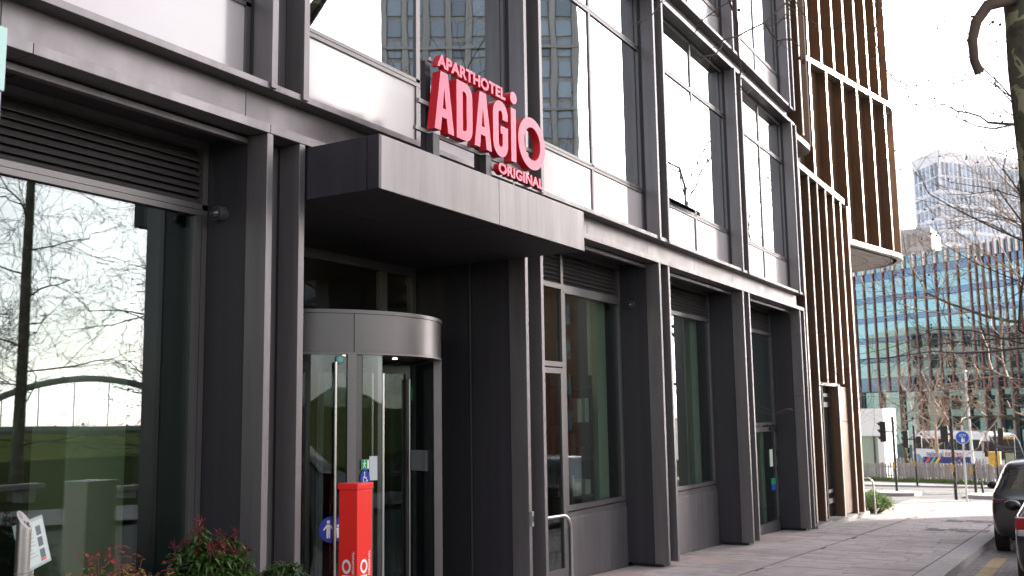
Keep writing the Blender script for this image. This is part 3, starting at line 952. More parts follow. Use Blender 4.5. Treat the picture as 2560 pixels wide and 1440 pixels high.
for (hx, hy) in ((.006, -.016), (.016, -.008), (-.004, -.010), (.012, -.020)):
    MB().poly([(cx + hx + .0055 * math.cos(k * .785), cyy + hy + .0055 * math.sin(k * .785), topz(cx + hx + .0055 * math.cos(k * .785), cyy + hy + .0055 * math.sin(k * .785))) for k in range(8)]).build('hole', M_BLACKM, bn)
for k in range(4):
    yy = cyy + .002 + k * .006
    MB().poly([(cx - .018, yy, topz(cx - .018, yy)), (cx - .004, yy, topz(cx - .004, yy)), (cx - .004, yy + .003, topz(cx - .004, yy + .003)), (cx - .018, yy + .003, topz(cx - .018, yy + .003))]).build('engraving', mat('engraving_grey', (.12, .12, .12), .5), bn)
mb = MB(); mb.tube([(cx, cyy, .93), (cx, cyy, .935)], rr + .0012, 28); mb.build('seam', mat('seam_grey', (.2, .2, .2), .4), bn)

# ---- tilted information board behind it
ib = thing('information_board', (3.35, -.55, gz(3.3)), 'tilted pale framed information board beside the steel post', 'board')
M_IBF = mat('board_frame_pale', (.26, .34, .32), .4)
M_IBS = mat('board_sheet', (.40, .47, .45), .5)
bo, bu, bv = Vector((3.335, -.52, 1.00)), Vector((.86, .50, .10)).normalized(), Vector((-.19, .12, .97)).normalized()
bnrm = bu.cross(bv).normalized()
def brd(a, b, c, d, m, off, th, name, parent):
    mb = MB(); P_ = []
    for o in (off - th, off):
        P_.append([bo + bu * x + bv * z + bnrm * o for x, z in ((a, c), (b, c), (b, d), (a, d))])
    mb.v = [tuple(p) for q in P_ for p in q]
    mb.f = [(0, 3, 2, 1), (4, 5, 6, 7), (0, 1, 5, 4), (1, 2, 6, 5), (2, 3, 7, 6), (3, 0, 4, 7)]; mb.mi = [0] * 6
    return mb.build(name, m, parent)
brd(-.14, .14, -.125, .125, M_IBF, 0, .02, 'frame', ib)
sh = brd(-.125, .125, -.11, .11, M_IBS, .003, .002, 'sheet', ib)
M_PH = mat('photo_print', (.03, .06, .09), .5, col2=(.10, .13, .12), vscale=12)
for c in (.055, -.005, -.068):
    brd(.035, .085, c - .022, c + .026, M_PH, .0045, .001, 'photo', sh)
rs = random.Random(5)
for k in range(9):
    L = rs.uniform(.05, .095)
    brd(-.09, -.09 + L, .085 - k * .019, .0875 - k * .019, mat('print_grey', (.12, .13, .13), .6), .0045, .001, 'text_line', sh)
brd(.03, .085, -.103, -.092, M_RED, .0045, .001, 'logo', sh)
MB().tube([tuple(bo - bnrm * .02), (3.36, -.50, gz(3.3))], .02, 10).build('post', M_STEEL, ib)

# ---- pale blade at the left edge of the view
bl = thing('projecting_panel', (2.39, -1.5, 3.0), 'pale teal glass blade panel just showing at the upper left edge', 'panel')
MB().box(2.10, 2.417, -1.52, -1.50, 3.02, 3.30).build('pane', mat('pale_teal', (.42, .66, .60), .25, spec=.6), bl, bevel=.004)
MB().box(2.08, 2.405, -1.515, -1.505, 2.82, 3.015).build('lower_pane', mat('pale_lilac', (.45, .40, .50), .3), bl)
MB().tube([(2.09, -1.51, gz(2)), (2.09, -1.51, 3.32)], .03, 12).build('post', M_STEEL, bl, smooth=True)

# ================================================================== SHRUBS by the window
def leaf_mesh(mb, p, d, L, W, mi=0, droop=.2):
    d = d.normalized()
    s = d.cross(Vector((0, 0, 1)))
    if s.length < .05: s = Vector((1, 0, 0))
    s.normalize()
    up_ = s.cross(d)
    a = p; b = p + d * L * .5 + s * W * .5 + up_ * W * .12; c = p + d * L - Vector((0, 0, droop * L)); e = p + d * L * .5 - s * W * .5 + up_ * W * .12
    mid = p + d * L * .5
    mb.poly([a, b, mid], mi); mb.poly([b, c, mid], mi); mb.poly([a, mid, e], mi); mb.poly([mid, c, e], mi)
M_LEAF = mat('pieris_leaf', (.022, .055, .012), .32, col2=(.075, .13, .025), vscale=14, spec=.6)
M_FLW = mat('pieris_flower_red', (.16, .018, .03), .6, col2=(.28, .05, .07), vscale=20)
M_STEM = mat('shrub_stem', (.07, .045, .025), .8)
M_NLEAF = mat('nandina_leaf', (.20, .26, .03), .45, col2=(.45, .08, .03), vscale=9)
M_NRED = mat('nandina_red_leaf', (.42, .05, .03), .45, col2=(.22, .03, .05), vscale=12)
def pieris(c, rx, ry, zt, label, seed, flowers=True):
    rs = random.Random(seed)
    t = thing('pieris_shrub', (c[0], c[1], gz(c[0])), label, 'shrub')
    zb = gz(c[0])
    st, lv, fl = MB(), MB(), MB()
    tips = []
    for k in range(150):
        a = rs.uniform(0, 6.283); r = math.sqrt(rs.random())
        x, y = c[0] + rx * r * math.cos(a), c[1] + ry * r * math.sin(a)
        z = zb + (zt - zb) * (1 - .42 * r * r) * rs.uniform(.72, 1.0)
        tips.append((x, y, z, r))
        mid = Vector((c[0] + (x - c[0]) * .55, c[1] + (y - c[1]) * .55, zb + (z - zb) * .5))
        st.tube([(c[0] + rs.uniform(-.05, .05), c[1] + rs.uniform(-.05, .05), zb), mid, (x, y, z)], [.011, .007, .003], 5, False)
        for w in range(9):
            f = rs.uniform(.66, 1.0)
            base = mid.lerp(Vector((x, y, z)), (f - .5) * 2 if f > .5 else 0)
            for q in range(9):
                an = rs.uniform(0, 6.283)
                leaf_mesh(lv, base, Vector((math.cos(an), math.sin(an), rs.uniform(-.35, .55))), rs.uniform(.06, .10), rs.uniform(.02, .03), 0, rs.uniform(0, .5))
        if flowers and z > zt - .24 and rs.random() < .8:
            for q in range(13):
                an = rs.uniform(0, 6.283)
                d = Vector((math.cos(an) * .6, math.sin(an) * .5, rs.uniform(.3, 1)))
                L = rs.uniform(.03, .085)
                p0 = Vector((x, y, z)); p1 = p0 + d.normalized() * L
                fl.tube([p0, p0.lerp(p1, .5) + Vector((0, 0, .006)), p1], [.0012, .001, .0006], 3, False)
                for w in range(7):
                    p = p0.lerp(p1, rs.uniform(.3, 1)) + Vector((rs.uniform(-.008, .008), rs.uniform(-.008, .008), rs.uniform(-.01, .008)))
                    s_ = rs.uniform(.003, .0055)
                    fl.poly([p + Vector((s_, 0, 0)), p + Vector((0, s_, s_ * .5)), p + Vector((-s_, 0, s_))])
                    fl.poly([p + Vector((0, -s_, 0)), p + Vector((0, 0, s_ * 1.5)), p + Vector((s_, s_, 0))])
    st.build('stems', M_STEM, t); lv.build('foliage', M_LEAF, t)
    if flowers: fl.build('flowers', M_FLW, t)
    return t
pieris((4.62, -.42), .46, .34, 1.0, 'dark green pieris shrub with red flower sprays beside the fin', 11)
pieris((5.10, -.62), .20, .20, .715, 'low bright green shrub at the foot of the pale fin', 12, False)
def nandina(c, rad, zt, seed):
    rs = random.Random(seed)
    t = thing('nandina_shrub', (c[0], c[1], gz(c[0])), 'wispy red and yellow green nandina in front of the left window', 'shrub')
    zb = gz(c[0])
    st, lg, lr = MB(), MB(), MB()
    for k in range(46):
        a = rs.uniform(0, 6.283); r = rad * math.sqrt(rs.random())
        tip = Vector((c[0] + r * math.cos(a), c[1] + r * math.sin(a), zt - rs.uniform(0, .30) - .18 * r / rad))
        base = Vector((c[0] + rs.uniform(-.04, .04), c[1] + rs.uniform(-.04, .04), zb))
        mid = base.lerp(tip, .6) + Vector((0, 0, .08))
        st.tube([base, mid, tip], [.006, .004, .0015], 4, False)
        for q in range(13):
            f = rs.uniform(.35, 1)
            p = mid.lerp(tip, max(0, (f - .4) / .6)) + Vector((rs.uniform(-.03, .03), rs.uniform(-.03, .03), rs.uniform(-.03, .03)))
            an = rs.uniform(0, 6.283)
            d = Vector((math.cos(an), math.sin(an), rs.uniform(-.1, .7)))
            tgt = lr if (p.z > zt - .17 or rs.random() < .3) else lg
            tw_ = p + d.normalized() * .05
            st.tube([p, tw_], [.0016, .001], 3, False)
            for w in range(4):
                an2 = an + rs.uniform(-1, 1)
                leaf_mesh(tgt, p.lerp(tw_, rs.random()), Vector((math.cos(an2), math.sin(an2), rs.uniform(-.2, .5))), rs.uniform(.035, .07), rs.uniform(.012, .024), 0, .2)
    st.build('stems', mat('nandina_stem', (.16, .05, .04), .7), t)
    lg.build('foliage', M_NLEAF, t); lr.build('red_foliage', M_NRED, t)
nandina((3.72, -.62), .34, 1.0, 21)
# ================================================================== BRONZE BUILDING
gold = thing('bronze_building', (27, 2, gz(27)), 'bronze building of curved floors with tall vertical fins beside the hotel', 'building')
M_BRZ = mat('bronze_panel', (.128, .075, .046), .38, .55, var=.12, vscale=1.2, rvar=.05)
M_BRZE = mat('champagne_edge', (.50, .43, .37), .36, .5, var=.05, vscale=2)
M_BAND = mat('champagne_band', (.52, .47, .42), .38, .4, var=.04, vscale=1.5)
M_SOFW = mat('pale_soffit_panel', (.42, .38, .34), .5, .2, var=.05, vscale=1)
# lower volume
LY = .06
lw = MB().box(22.35, 27.75, LY + .32, 9, gz(24), 7.30).build('lower_wall', M_BRZ, gold)
def gfin(p, n, depth, z0, z1, th=.07, parent=None, edge=.018):
    """vertical blade at plan point p sticking out along n"""
    tx = (-n[1], n[0])
    f = MB().obox((p[0] + n[0] * depth / 2, p[1] + n[1] * depth / 2), n, tx, depth, th, z0, z1).build('fin', M_BRZ, parent or gold)
    MB().obox((p[0] + n[0] * (depth + edge / 2), p[1] + n[1] * (depth + edge / 2)), n, tx, edge, th + .004, z0, z1).build('fin_edge', M_BRZE, f)
    return f
for k, x in enumerate((22.55, 23.42, 24.28, 25.14, 26.0, 26.86)):
    zb_ = gz(x) + .11 if k in (0, 1, 5) else 2.33
    gfin((x, LY + .32), (0, -1), .302, zb_, 7.22, th=.085)
gfin((27.70, LY + .34), (0, -1), .322, gz(27.7) + .1, 7.22, th=.10)
# rounded corner to the side return
for a in (35, 75):
    n = (math.sin(R(a)), -math.cos(R(a)))
    gfin((27.55 + n[0] * .22, LY + .54 + n[1] * .22), n, .30, gz(27.7) + .1, 7.22, th=.08)
# band along the top of the lower volume
def band(path, z0, z1, out, m, name='band', parent=None):
    mb = MB(); n_ = len(path)
    offs = []
    for k in range(n_):
        a = Vector(path[max(0, k - 1)]); b = Vector(path[min(n_ - 1, k + 1)])
        t = (b - a).normalized(); nn = Vector((t.y, -t.x))
        offs.append((path[k][0] + nn.x * out, path[k][1] + nn.y * out))
    for k in range(n_ - 1):
        mb.quad((*offs[k], z0), (*offs[k + 1], z0), (*offs[k + 1], z1), (*offs[k], z1))
        mb.quad((*path[k], z1), (*offs[k], z1), (*offs[k + 1], z1), (*path[k + 1], z1))
        mb.quad((*path[k], z0), (*path[k + 1], z0), (*offs[k + 1], z0), (*offs[k], z0))
    return mb.build(name, m, parent or gold, smooth=True, weld=True)
lp = [(22.3, LY + .03), (27.2, LY + .03)] + [(27.2 + .7 * math.sin(R(a)), LY + .73 - .7 * math.cos(R(a))) for a in range(10, 91, 10)] + [(27.9, 9)]
band(lp, 7.20, 7.34, .05, M_BAND)
MB().poly([(p[0], p[1], 7.30) for p in lp] + [(22.3, 9, 7.30)]).build('terrace', M_SOFW, gold)
# door zone: wide bronze pier, glazed door, plinth
piece('door_head', M_BRZ, gold, 23.46, 26.0, LY + .10, LY + .318, 2.26, 2.34)
piece('pier', M_BRZ, gold, 25.35, 25.42, LY + .02, LY + .318, gz(25) + .1, 2.26)
piece('pier', M_BRZ, gold, 25.42, 26.82, LY + .10, LY + .318, gz(25) + .1, 2.26)
piece('pier_edge', M_BRZE, gold, 25.345, 25.425, LY - .0, LY + .018, gz(25) + .1, 2.26)
gd = MB().box(23.75, 25.3, LY + .26, LY + .315, gz(25) + .1, 2.26).build('door', mat('bronze_door_glass', (.025, .02, .015), .1, spec=.7), gold)
for a in (23.78, 24.5, 25.2):
    piece('door_stile', M_BRZE if a < 24 else M_BLACKM, gd, a, a + .06, LY + .21, LY + .258, gz(25) + .1, 2.24)
for z in (-.55, 1.75):
    piece('door_rail', M_BLACKM, gd, 24.57, 25.2, LY + .20, LY + .25, z, z + .12)
    piece('door_rail', M_BLACKM, gd, 24.57, 25.2, LY + .20, LY + .25, z + .25, z + .33)
M_PLN = mat('granite_plinth', (.22, .205, .19), .7, var=.15, vscale=9)
for k in range(4):
    x = 22.3 + k * 1.42
    MB().box(x + .004, x + 1.416, LY - .06, LY + .5, gz(x) - .2, gz(x + 1.4) + .125).build('plinth_stone', M_PLN, gold, bevel=.006)

# upper volume: straight face turned towards the street, rounded right end
up0, up1 = Vector((26.2, .80)), Vector((31.5, -.32))
ud = (up1 - up0).normalized(); un = Vector((ud.y, -ud.x))
upath = [(up0.x - .9, up0.y + 1.6), (up0.x - .62, up0.y + .55), (up0.x - .3, up0.y + .14), tuple(up0)]
upath += [tuple(up0 + ud * s) for s in (1.5, 3, 4.5)] + [tuple(up1)]
rad = 2.0
cc = up1 - un * rad
a_st = math.atan2(un.y, un.x)
for k in range(1, 10):
    a = a_st + R(105) * k / 9
    upath.append((cc.x + rad * math.cos(a), cc.y + rad * math.sin(a)))
last = Vector(upath[-1])
upath.append((last.x - 1.4, last.y + 7))
ZB, ZM, ZT = 6.32, 11.05, 15.8
mb = MB()
for k in range(len(upath) - 1):
    a, b = upath[k], upath[k + 1]
    for (z0, z1) in ((ZB, ZM), (ZM, ZT), (ZT, 30)):
        mb.quad((*a, z0), (*b, z0), (*b, z1), (*a, z1))
mb.build('upper_wall', M_BRZ, gold, smooth=True, weld=True)
for z in (ZB, ZM, ZT):
    band(upath, z - .06, z + .07, .27, M_BAND)
# fins along the upper path
def along(path, step, start):
    out = []; acc = -start
    for k in range(len(path) - 1):
        a, b = Vector(path[k]), Vector(path[k + 1])
        L = (b - a).length
        t = (b - a) / L
        s = -acc if acc < 0 else step - acc
        while s <= L:
            out.append((a + t * s, Vector((t.y, -t.x))))
            s += step
        acc = L - (s - step)
    return out
for (z0, z1, stp) in ((ZB + .11, ZM - .09, 1.02), (ZM + .11, ZT - .09, .80)):
    for (p, n) in along(upath[3:-1], stp, .1):
        gfin(p, n, .24, z0, z1, th=.055)
# corrugated return at the left of the upper volume
for k in range(10):
    t = k / 9
    p = Vector((up0.x - 1.15 + .95 * t, up0.y + .95 - .80 * t))
    gfin(p, Vector((-.62, -.78)).normalized(), .10, 7.34, 30, th=.055, edge=.002)
# soffit boards of the upper volume
ring_o = [Vector(p) for p in upath]
ctr = Vector((29.5, 3.4))
mb = MB()
outer = [p + (p - ctr).normalized() * .12 for p in ring_o]
for k in range(len(outer) - 1):
    for (f0, f1) in ((1.0, .80), (.795, .60), (.595, .30), (.295, .0)):
        a0, b0 = ctr.lerp(outer[k], f0), ctr.lerp(outer[k + 1], f0)
        a1, b1 = ctr.lerp(outer[k], f1), ctr.lerp(outer[k + 1], f1)
        mb.quad((*a0, ZB - .06 + (0 if f0 == 1 else 0)), (*b0, ZB - .06), (*b1, ZB - .06), (*a1, ZB - .06))
sf = mb.build('soffit', M_SOFW, gold)
for k in range(4, len(outer) - 1, 2):
    a, b = ctr.lerp(outer[k], .99), ctr.lerp(outer[k], .2)
    t = (b - a).normalized(); s = Vector((-t.y, t.x)) * .012
    MB().quad((*(a + s), ZB - .063), (*(b + s), ZB - .063), (*(b - s), ZB - .063), (*(a - s), ZB - .063)).build('soffit_joint', M_BLACKM, sf)
# set-back block between the hotel and the upper volume
bx = [(22.2, .34), (23.75, .34)] + [(23.75 + .45 * math.sin(R(a)), .79 - .45 * math.cos(R(a))) for a in range(15, 91, 15)] + [(24.2, 6)]
mb = MB()
for k in range(len(bx) - 1):
    mb.quad((*bx[k], 8.02), (*bx[k + 1], 8.02), (*bx[k + 1], 30), (*bx[k], 30))
mb.poly([(p[0], p[1], 8.02) for p in bx] + [(22.2, 6, 8.02)])
mb.build('side_block', M_BRZ, gold)
band(bx, 7.92, 8.06, .26, M_BAND)
gfin((22.95, .36), (0, -1), .34, 8.07, 30, th=.08)
gfin((23.95, .40), (.3, -.95), .30, 8.07, 30, th=.08)
# ================================================================== GLASS OFFICE AT THE END OF THE STREET
K = Vector((117.5, 5.4)); bu_ = Vector((.485, .875)).normalized(); bn_ = Vector((-bu_.y, bu_.x))
off = thing('glass_office', (K.x, K.y, gz(K.x)), 'blue green glass office block with reddish brown vertical fins', 'building')
M_BG = glass('office_glass', tint=(.10, .14, .14), base=.32, gloss=(.42, .70, .82), wav=.30, wscale=.22)
M_BGS = glass('office_spandrel_glass', tint=(.05, .07, .09), base=.24, gloss=(.30, .50, .78), wav=.25, wscale=.25)
M_BFIN = mat('terracotta_fin', (.25, .115, .10), .5, var=.1, vscale=.8)
M_BSUN = mat('painted_sunlit_fin', (.74, .70, .68), .4)  # sunlight on the fin tops, put into a pale colour
M_OFT = mat('office_transom', (.10, .13, .15), .4)
M_BBK = mat('office_interior', (.045, .055, .05), .8)
zg = gz(K.x)
def bq(s, d, z):
    p = K + bu_ * s + bn_ * d
    return (p.x, p.y, z)
def bbox(name, m, s0, s1, d0, d1, z0_, z1_, parent):
    c = K + bu_ * ((s0 + s1) / 2) + bn_ * ((d0 + d1) / 2)
    key = ('b', m.name)
    if key not in CUBES:
        CUBES[key] = MB().box(-.5, .5, -.5, .5, -.5, .5).mesh('piece_' + m.name, m)
    return link(name, CUBES[key], parent, loc=(c.x, c.y, (z0_ + z1_) / 2), scale=(abs(s1 - s0), abs(d1 - d0), abs(z1_ - z0_)), rot=(0, 0, math.atan2(bu_.y, bu_.x)))
ZR = [19.56, 18.05, 17.14, 15.19, 14.5, 12.77, 12.16, 10.3, 9.7, 7.92, 7.36, 5.54, 3.94]
cols = [-12 + .79 * k for k in range(15)] + [-.15 + 1.42 * k for k in range(14)]
cols = sorted(set(round(c, 3) for c in cols))
mb = MB()
mb.obox((K + bu_ * 3 - bn_ * 8.4)[:], bu_, bn_, 31, 16, zg - .5, 19.3)
mb.build('core', M_BBK, off)
for k in range(len(cols) - 1):
    a, b = cols[k] + .03, cols[k + 1] - .03
    for r in range(12):
        z1_, z0_ = ZR[r], ZR[r + 1]
        vis = r in (0, 2, 4, 6, 8, 10)
        bbox('window_pane' if vis else 'spandrel_pane', M_BG if vis else M_BGS, a, b, 0, .04, z0_ + .04, z1_ - .04, off)
for k, c in enumerate(cols):
    f = bbox('fin', M_BFIN, c - .065, c + .065, .05, .24, 3.9 if k % 2 else zg, 18.0, off)
    bbox('fin_top', M_BFIN, c - .05, c + .10, .05, .31, 18.0, 19.75, f)
    bbox('fin_top', M_BSUN, c - .30, c - .055, .05, .31, 18.05, 19.7, f)  # sunlit half of the fin top, painted pale
for z in ZR[1:]:
    bbox('transom', M_OFT, -12, 18.4, .0, .06, z - .035, z + .035, off)
for k in range(0, len(cols) - 2, 2):
    bbox('shopfront_pane', M_BG, cols[k] + .2, cols[k + 2] - .2, -.36, -.30, zg, 3.85, off)

# ================================================================== DISTANT WHITE TOWER
tw_ = thing('white_tower', (349.6, 33.2, -6), 'tall pale residential tower with a white grid of windows far behind', 'building')
M_TW = mat('pale_tower_frame', (.80, .79, .82), .6, var=.03, vscale=.1)
M_TWG = mat('tower_window', (.27, .34, .44), .15, spec=.7, rand=.5)
M_TWP = mat('tower_window_panel', (.34, .29, .26), .5, rand=.3)
T0 = Vector((349.6, 33.2)); TL = Vector((361.3, 43.1)); TR = Vector((379.6, 11.7))
tl = (TL - T0).normalized(); tr = (TR - T0).normalized()
LL, LR_ = 15.6, 46.0
TOP = 88.0
back = T0 + tl * LL + tr * LR_
poly = [T0, T0 + tr * LR_, back, T0 + tl * LL]
MB().prism([p[:] for p in poly], -20, TOP).build('frame', M_TW, tw_)
def face(o, d, L, pitch, first, wd, rows, name):
    n = Vector((d.y, -d.x))
    if n.dot(Vector((-1, -.15))) < 0: n = -n
    ang = math.atan2(d.y, d.x)
    for key, m in (('tg', M_TWG), ('tp', M_TWP)):
        if key not in CUBES:
            CUBES[key] = MB().box(-.5, .5, -.5, .5, -.5, .5).mesh('piece_' + m.name, m)
    s = first
    while s < L - wd:
        c = o + d * (s + wd / 2) + n * .05
        for (za, zb_) in rows:
            w_ = link('window', CUBES['tg'], tw_, loc=(c.x, c.y, (za + zb_) / 2), scale=(wd, .25, zb_ - za), rot=(0, 0, ang))
        s += pitch
rows = []
z = TOP - 4.2
for g in range(7):
    n_ = 2 if g == 0 else 1
    hgt = 9.2 if g == 0 else 3.8
    if g == 0:
        rows += [(z - 4.3, z), (z - 9.2, z - 4.9)]
        z -= 10.0
    else:
        rows.append((z - 3.7, z)); z -= 4.45
rows = [r for r in rows if r[0] > 40]
face(T0, tr, LR_, 1.95, 1.0, .9, rows, 'right')
face(T0, tl, LL, 2.35, 1.2, 1.35, rows, 'left')
for z in (73.4, 69.0, 64.5, 60.1, 55.6, 51.2):
    for d, L in ((tr, LR_), (tl, LL)):
        n = Vector((d.y, -d.x))
        if n.dot(Vector((-1, -.15))) < 0: n = -n
        MB().obox((T0 + d * L / 2 + n * .12)[:], d, n, L, .3, z - .25, z + .25).build('floor_band', M_TW, tw_)
lb = thing('grey_block', (262, 31, -8), 'low grey apartment block beyond the bronze building, left of the white tower', 'building')
MB().box(262, 280, 26.5, 36, -8, 47).build('wall', mat('grey_block_wall', (.42, .40, .39), .7), lb)
for k in range(5):
    for j in range(4):
        piece('window', M_TWP, lb, 261.85, 262.1, 27.0 + k * 1.5, 27.8 + k * 1.5, 42.5 - j * 4.2, 45.6 - j * 4.2)

# ================================================================== WHITE PAVILION behind the fence
pv = thing('white_pavilion', (75.5, 9, gz(75)), 'small white box pavilion with a glazed lower wall behind the fence', 'building')
M_PV = mat('white_render', (.74, .73, .71), .6, var=.04, vscale=.7)
pz = gz(75)
MB().box(75, 80, 7.75, 14, -.1, 1.85).build('upper_box', M_PV, pv)
MB().box(75.3, 79.8, 8.3, 13.8, pz - .2, -.1).build('glazing', mat('pavilion_glass', (.30, .36, .27), .2, spec=.6), pv)
piece('pier', M_PV, pv, 75.05, 79.9, 7.8, 8.25, pz - .2, -.1)
for k in range(5):
    piece('mullion', M_BLACKM, pv, 75.2, 75.28, 8.5 + k * 1.1, 8.58 + k * 1.1, pz, -.1)

# ================================================================== COACH
co = thing('white_coach', (92, 1.7, gz(92)), 'white coach with blue and red lettering behind the fences', 'coach')
cF = Vector((91.5, 1.75)); cu = Vector((.716, .698)).normalized(); cn_ = Vector((-cu.y, cu.x))     # cu runs from front to rear, cn_ towards the camera
cz = gz(94) - .05
def cq(s, d, z): 
    p = cF + cu * s + cn_ * d
    return (p.x, p.y, cz + z)
prof = [(.12, .32), (-.02, .9), (.05, 1.35), (.55, 2.75), (.95, 3.25), (1.4, 3.42), (10.9, 3.42), (11.2, 3.2), (11.3, 1.4), (11.25, .35)]
def cprism(prof, d0, d1, m, name, parent, bevel=0):
    mb = MB(); n = len(prof); i = 0
    mb.v = [cq(s, d0, z) for s, z in prof] + [cq(s, d1, z) for s, z in prof]
    for k in range(n):
        j = (k + 1) % n
        mb.f.append((k, j, n + j, n + k)); mb.mi.append(0)
    mb.f.append(tuple(range(n))); mb.mi.append(0)
    mb.f.append(tuple(n + k for k in reversed(range(n)))); mb.mi.append(0)
    return mb.build(name, m, parent, bevel=bevel)
M_CW = mat('coach_white', (.78, .78, .79), .3, coat=.4)
M_CG = mat('coach_glass', (.015, .017, .02), .35, spec=.25)
cprism(prof, -2.5, 0, M_CW, 'body', co, .06)
for (a, b) in ((2.0, 3.5), (3.56, 5.1), (5.16, 6.7), (6.76, 8.3), (8.36, 9.9), (9.96, 10.8)):
    cprism([(a, 2.0), (b, 2.0), (b, 2.95), (a, 2.95)], 0, .02, M_CG, 'window', co)
cprism([(.42, 1.55), (1.9, 1.55), (1.9, 2.85), (.95, 2.85)], 0, .02, M_CG, 'window', co)
cprism([(-.04, 1.35), (.40, 1.45), (.92, 2.9), (1.0, 3.3), (.55, 2.80)], -2.44, .03, M_CG, 'windscreen', co)
cprism([(1.4, 3.42), (10.6, 3.42), (10.4, 3.62), (1.8, 3.62)], -2.0, -.3, M_CW, 'roof_unit', co)
for s in (2.7, 8.4):
    mb = MB()
    mb.tube([cq(s, -.28, .5), cq(s, .02, .5)], .50, 20); wh = mb.build('wheel', M_BLACKM, co)
    mb = MB(); mb.tube([cq(s, .0, .5), cq(s, .035, .5)], .28, 16); mb.build('hub', M_STEEL, wh)
    mb = MB(); mb.tube([cq(s, -.05, .52), cq(s, .012, .52)], .62, 20); mb.build('wheel_arch', M_GASK, co)
cprism([(9.2, .45), (11.2, .45), (11.22, 1.5), (10.4, 1.5)], .0, .014, mat('coach_blue_swoosh', (.02, .16, .42), .4, col2=(.35, .5, .7), vscale=1.5), 'livery_panel', co)
def ctext(txt, s_left, z, w_, h_, m):
    me = fit(text_mesh(txt, m, 1, 0, .01), w_, h_)
    for v in me.vertices:
        v.co = cq(s_left - v.co.x, .02, z + v.co.y)
    return link('lettering', me, co)
ctext('national', 9.3, 1.34, 2.3, .50, mat('livery_navy', (.03, .05, .25), .4))
ctext('express', 6.75, 1.26, 2.5, .52, mat('livery_red', (.55, .03, .06), .4))
cprism([(.3, 1.9), (.2, 1.2), (.3, 1.2), (.38, 1.9)], .05, .35, M_BLACKM, 'mirror', co)

# ================================================================== PALING FENCES
M_PAL = mat('weathered_paling', (.26, .235, .22), .85, var=.22, vscale=3, rand=.18, stretch=(1, 1, .2))
def fence(A_, B_, h, label, name, step=.18, wdt=.118, wave=.0, seed=1, lean=0.02):
    A_, B_ = Vector(A_), Vector(B_)
    d = B_ - A_; L = d.length; d.normalize(); n = Vector((-d.y, d.x))
    rs = random.Random(seed)
    t = thing(name, (A_.x, A_.y, gz(A_.x)), label, 'fence')
    key = ('pal', wdt)
    mb = MB().box(-wdt / 2, wdt / 2, -.012, .012, 0, .94); 
    i = len(mb.v)
    mb.v += [(-wdt / 2, -.012, .94), (wdt / 2, -.012, .94), (0, -.012, 1.0), (-wdt / 2, .012, .94), (wdt / 2, .012, .94), (0, .012, 1.0)]
    mb.f += [(i, i + 1, i + 2), (i + 4, i + 3, i + 5), (i, i + 2, i + 5, i + 3), (i + 1, i + 4, i + 5, i + 2)]; mb.mi += [0] * 4
    me = mb.mesh('paling', M_PAL)
    k = 0
    while k * step < L:
        p = A_ + d * (k * step)
        hh = h * (1 + wave * math.sin(k * .42)) * rs.uniform(.97, 1.03)
        link('paling', me, t, loc=(p.x, p.y, gz(p.x) - .03), scale=(1, 1, hh), rot=(rs.uniform(-lean, lean), rs.uniform(-lean, lean), math.atan2(d.y, d.x)))
        k += 1
    for zz in (.3, .75):
        mb = MB()
        a, b = A_ + n * .04, B_ + n * .04
        mb.tube([(a.x, a.y, gz(a.x) + h * zz), (b.x, b.y, gz(b.x) + h * zz)], .035, 4)
        mb.build('rail', M_PAL, t)
    k = 0
    while k < L:
        p = A_ + d * k + n * .08
        MB().box(p.x - .05, p.x + .05, p.y - .05, p.y + .05, gz(p.x) - .1, gz(p.x) + h * .98).build('post', M_PAL, t)
        k += 2.4
    return t
fence((66.0, 8.3), (60.6, -1.0), 1.15, 'weathered grey paling fence with a wavy top along the far pavement', 'paling_fence', wave=.035, seed=4)
fence((73.4, 6.9), (73.2, 1.2), 1.42, 'sunlit pale paling fence farther back, in front of the coach', 'back_fence', seed=8)

# ---- banner on the front fence
bnr = thing('navy_banner', (66.3, 4, gz(66)), 'long navy banner with coloured chevrons above the grey fence', 'banner')
MB().box(66.30, 66.36, 1.35, 4.05, -1.58, -1.18).build('cloth', mat('banner_navy', (.012, .022, .12), .7), bnr)
for k, c in enumerate(((.45, .05, .04), (.08, .28, .22), (.55, .35, .02))):
    y = 3.95 - k * .28
    MB().poly([(66.29, y, -1.56), (66.29, y - .15, -1.56), (66.29, y - .38, -1.20), (66.29, y - .23, -1.20)]).build('chevron', mat('chevron_%d' % k, c, .6), bnr)
for y in (1.5, 3.9):
    MB().box(66.37, 66.43, y - .03, y + .03, gz(66.3), -1.16).build('post', M_BLACKM, bnr)

# ---- yellow box, map post, lamp column
yb = thing('yellow_bin', (63.2, -.2, gz(63)), 'bright yellow box standing above the right end of the grey fence', 'bin')
M_YEL = mat('grit_yellow', (.52, .30, .02), .6)
MB().box(63.0, 63.5, -.52, .10, -1.58, -.80).build('body', M_YEL, yb, bevel=.03)
MB().box(62.98, 63.52, -.54, .12, -.81, -.75).build('lid', M_YEL, yb, bevel=.02)
for y in (-.45, .03):
    MB().box(63.2, 63.26, y - .03, y + .03, gz(63.2), -1.58).build('leg', M_BLACKM, yb)
mp_ = thing('map_post', (52.5, -1.72, gz(52.5)), 'dark map post with a yellow top beside the crossing', 'map post')
g0 = gz(52.5)
MB().box(52.4, 52.56, -1.98, -1.52, g0, g0 + 2.35).build('panel', mat('map_dark', (.02, .022, .028), .4), mp_, bevel=.01)
piece('map_sheet', mat('map_print', (.22, .30, .22), .5, col2=(.5, .5, .25), vscale=5), mp_, 52.39, 52.40, -1.93, -1.57, g0 + .7, g0 + 1.7)
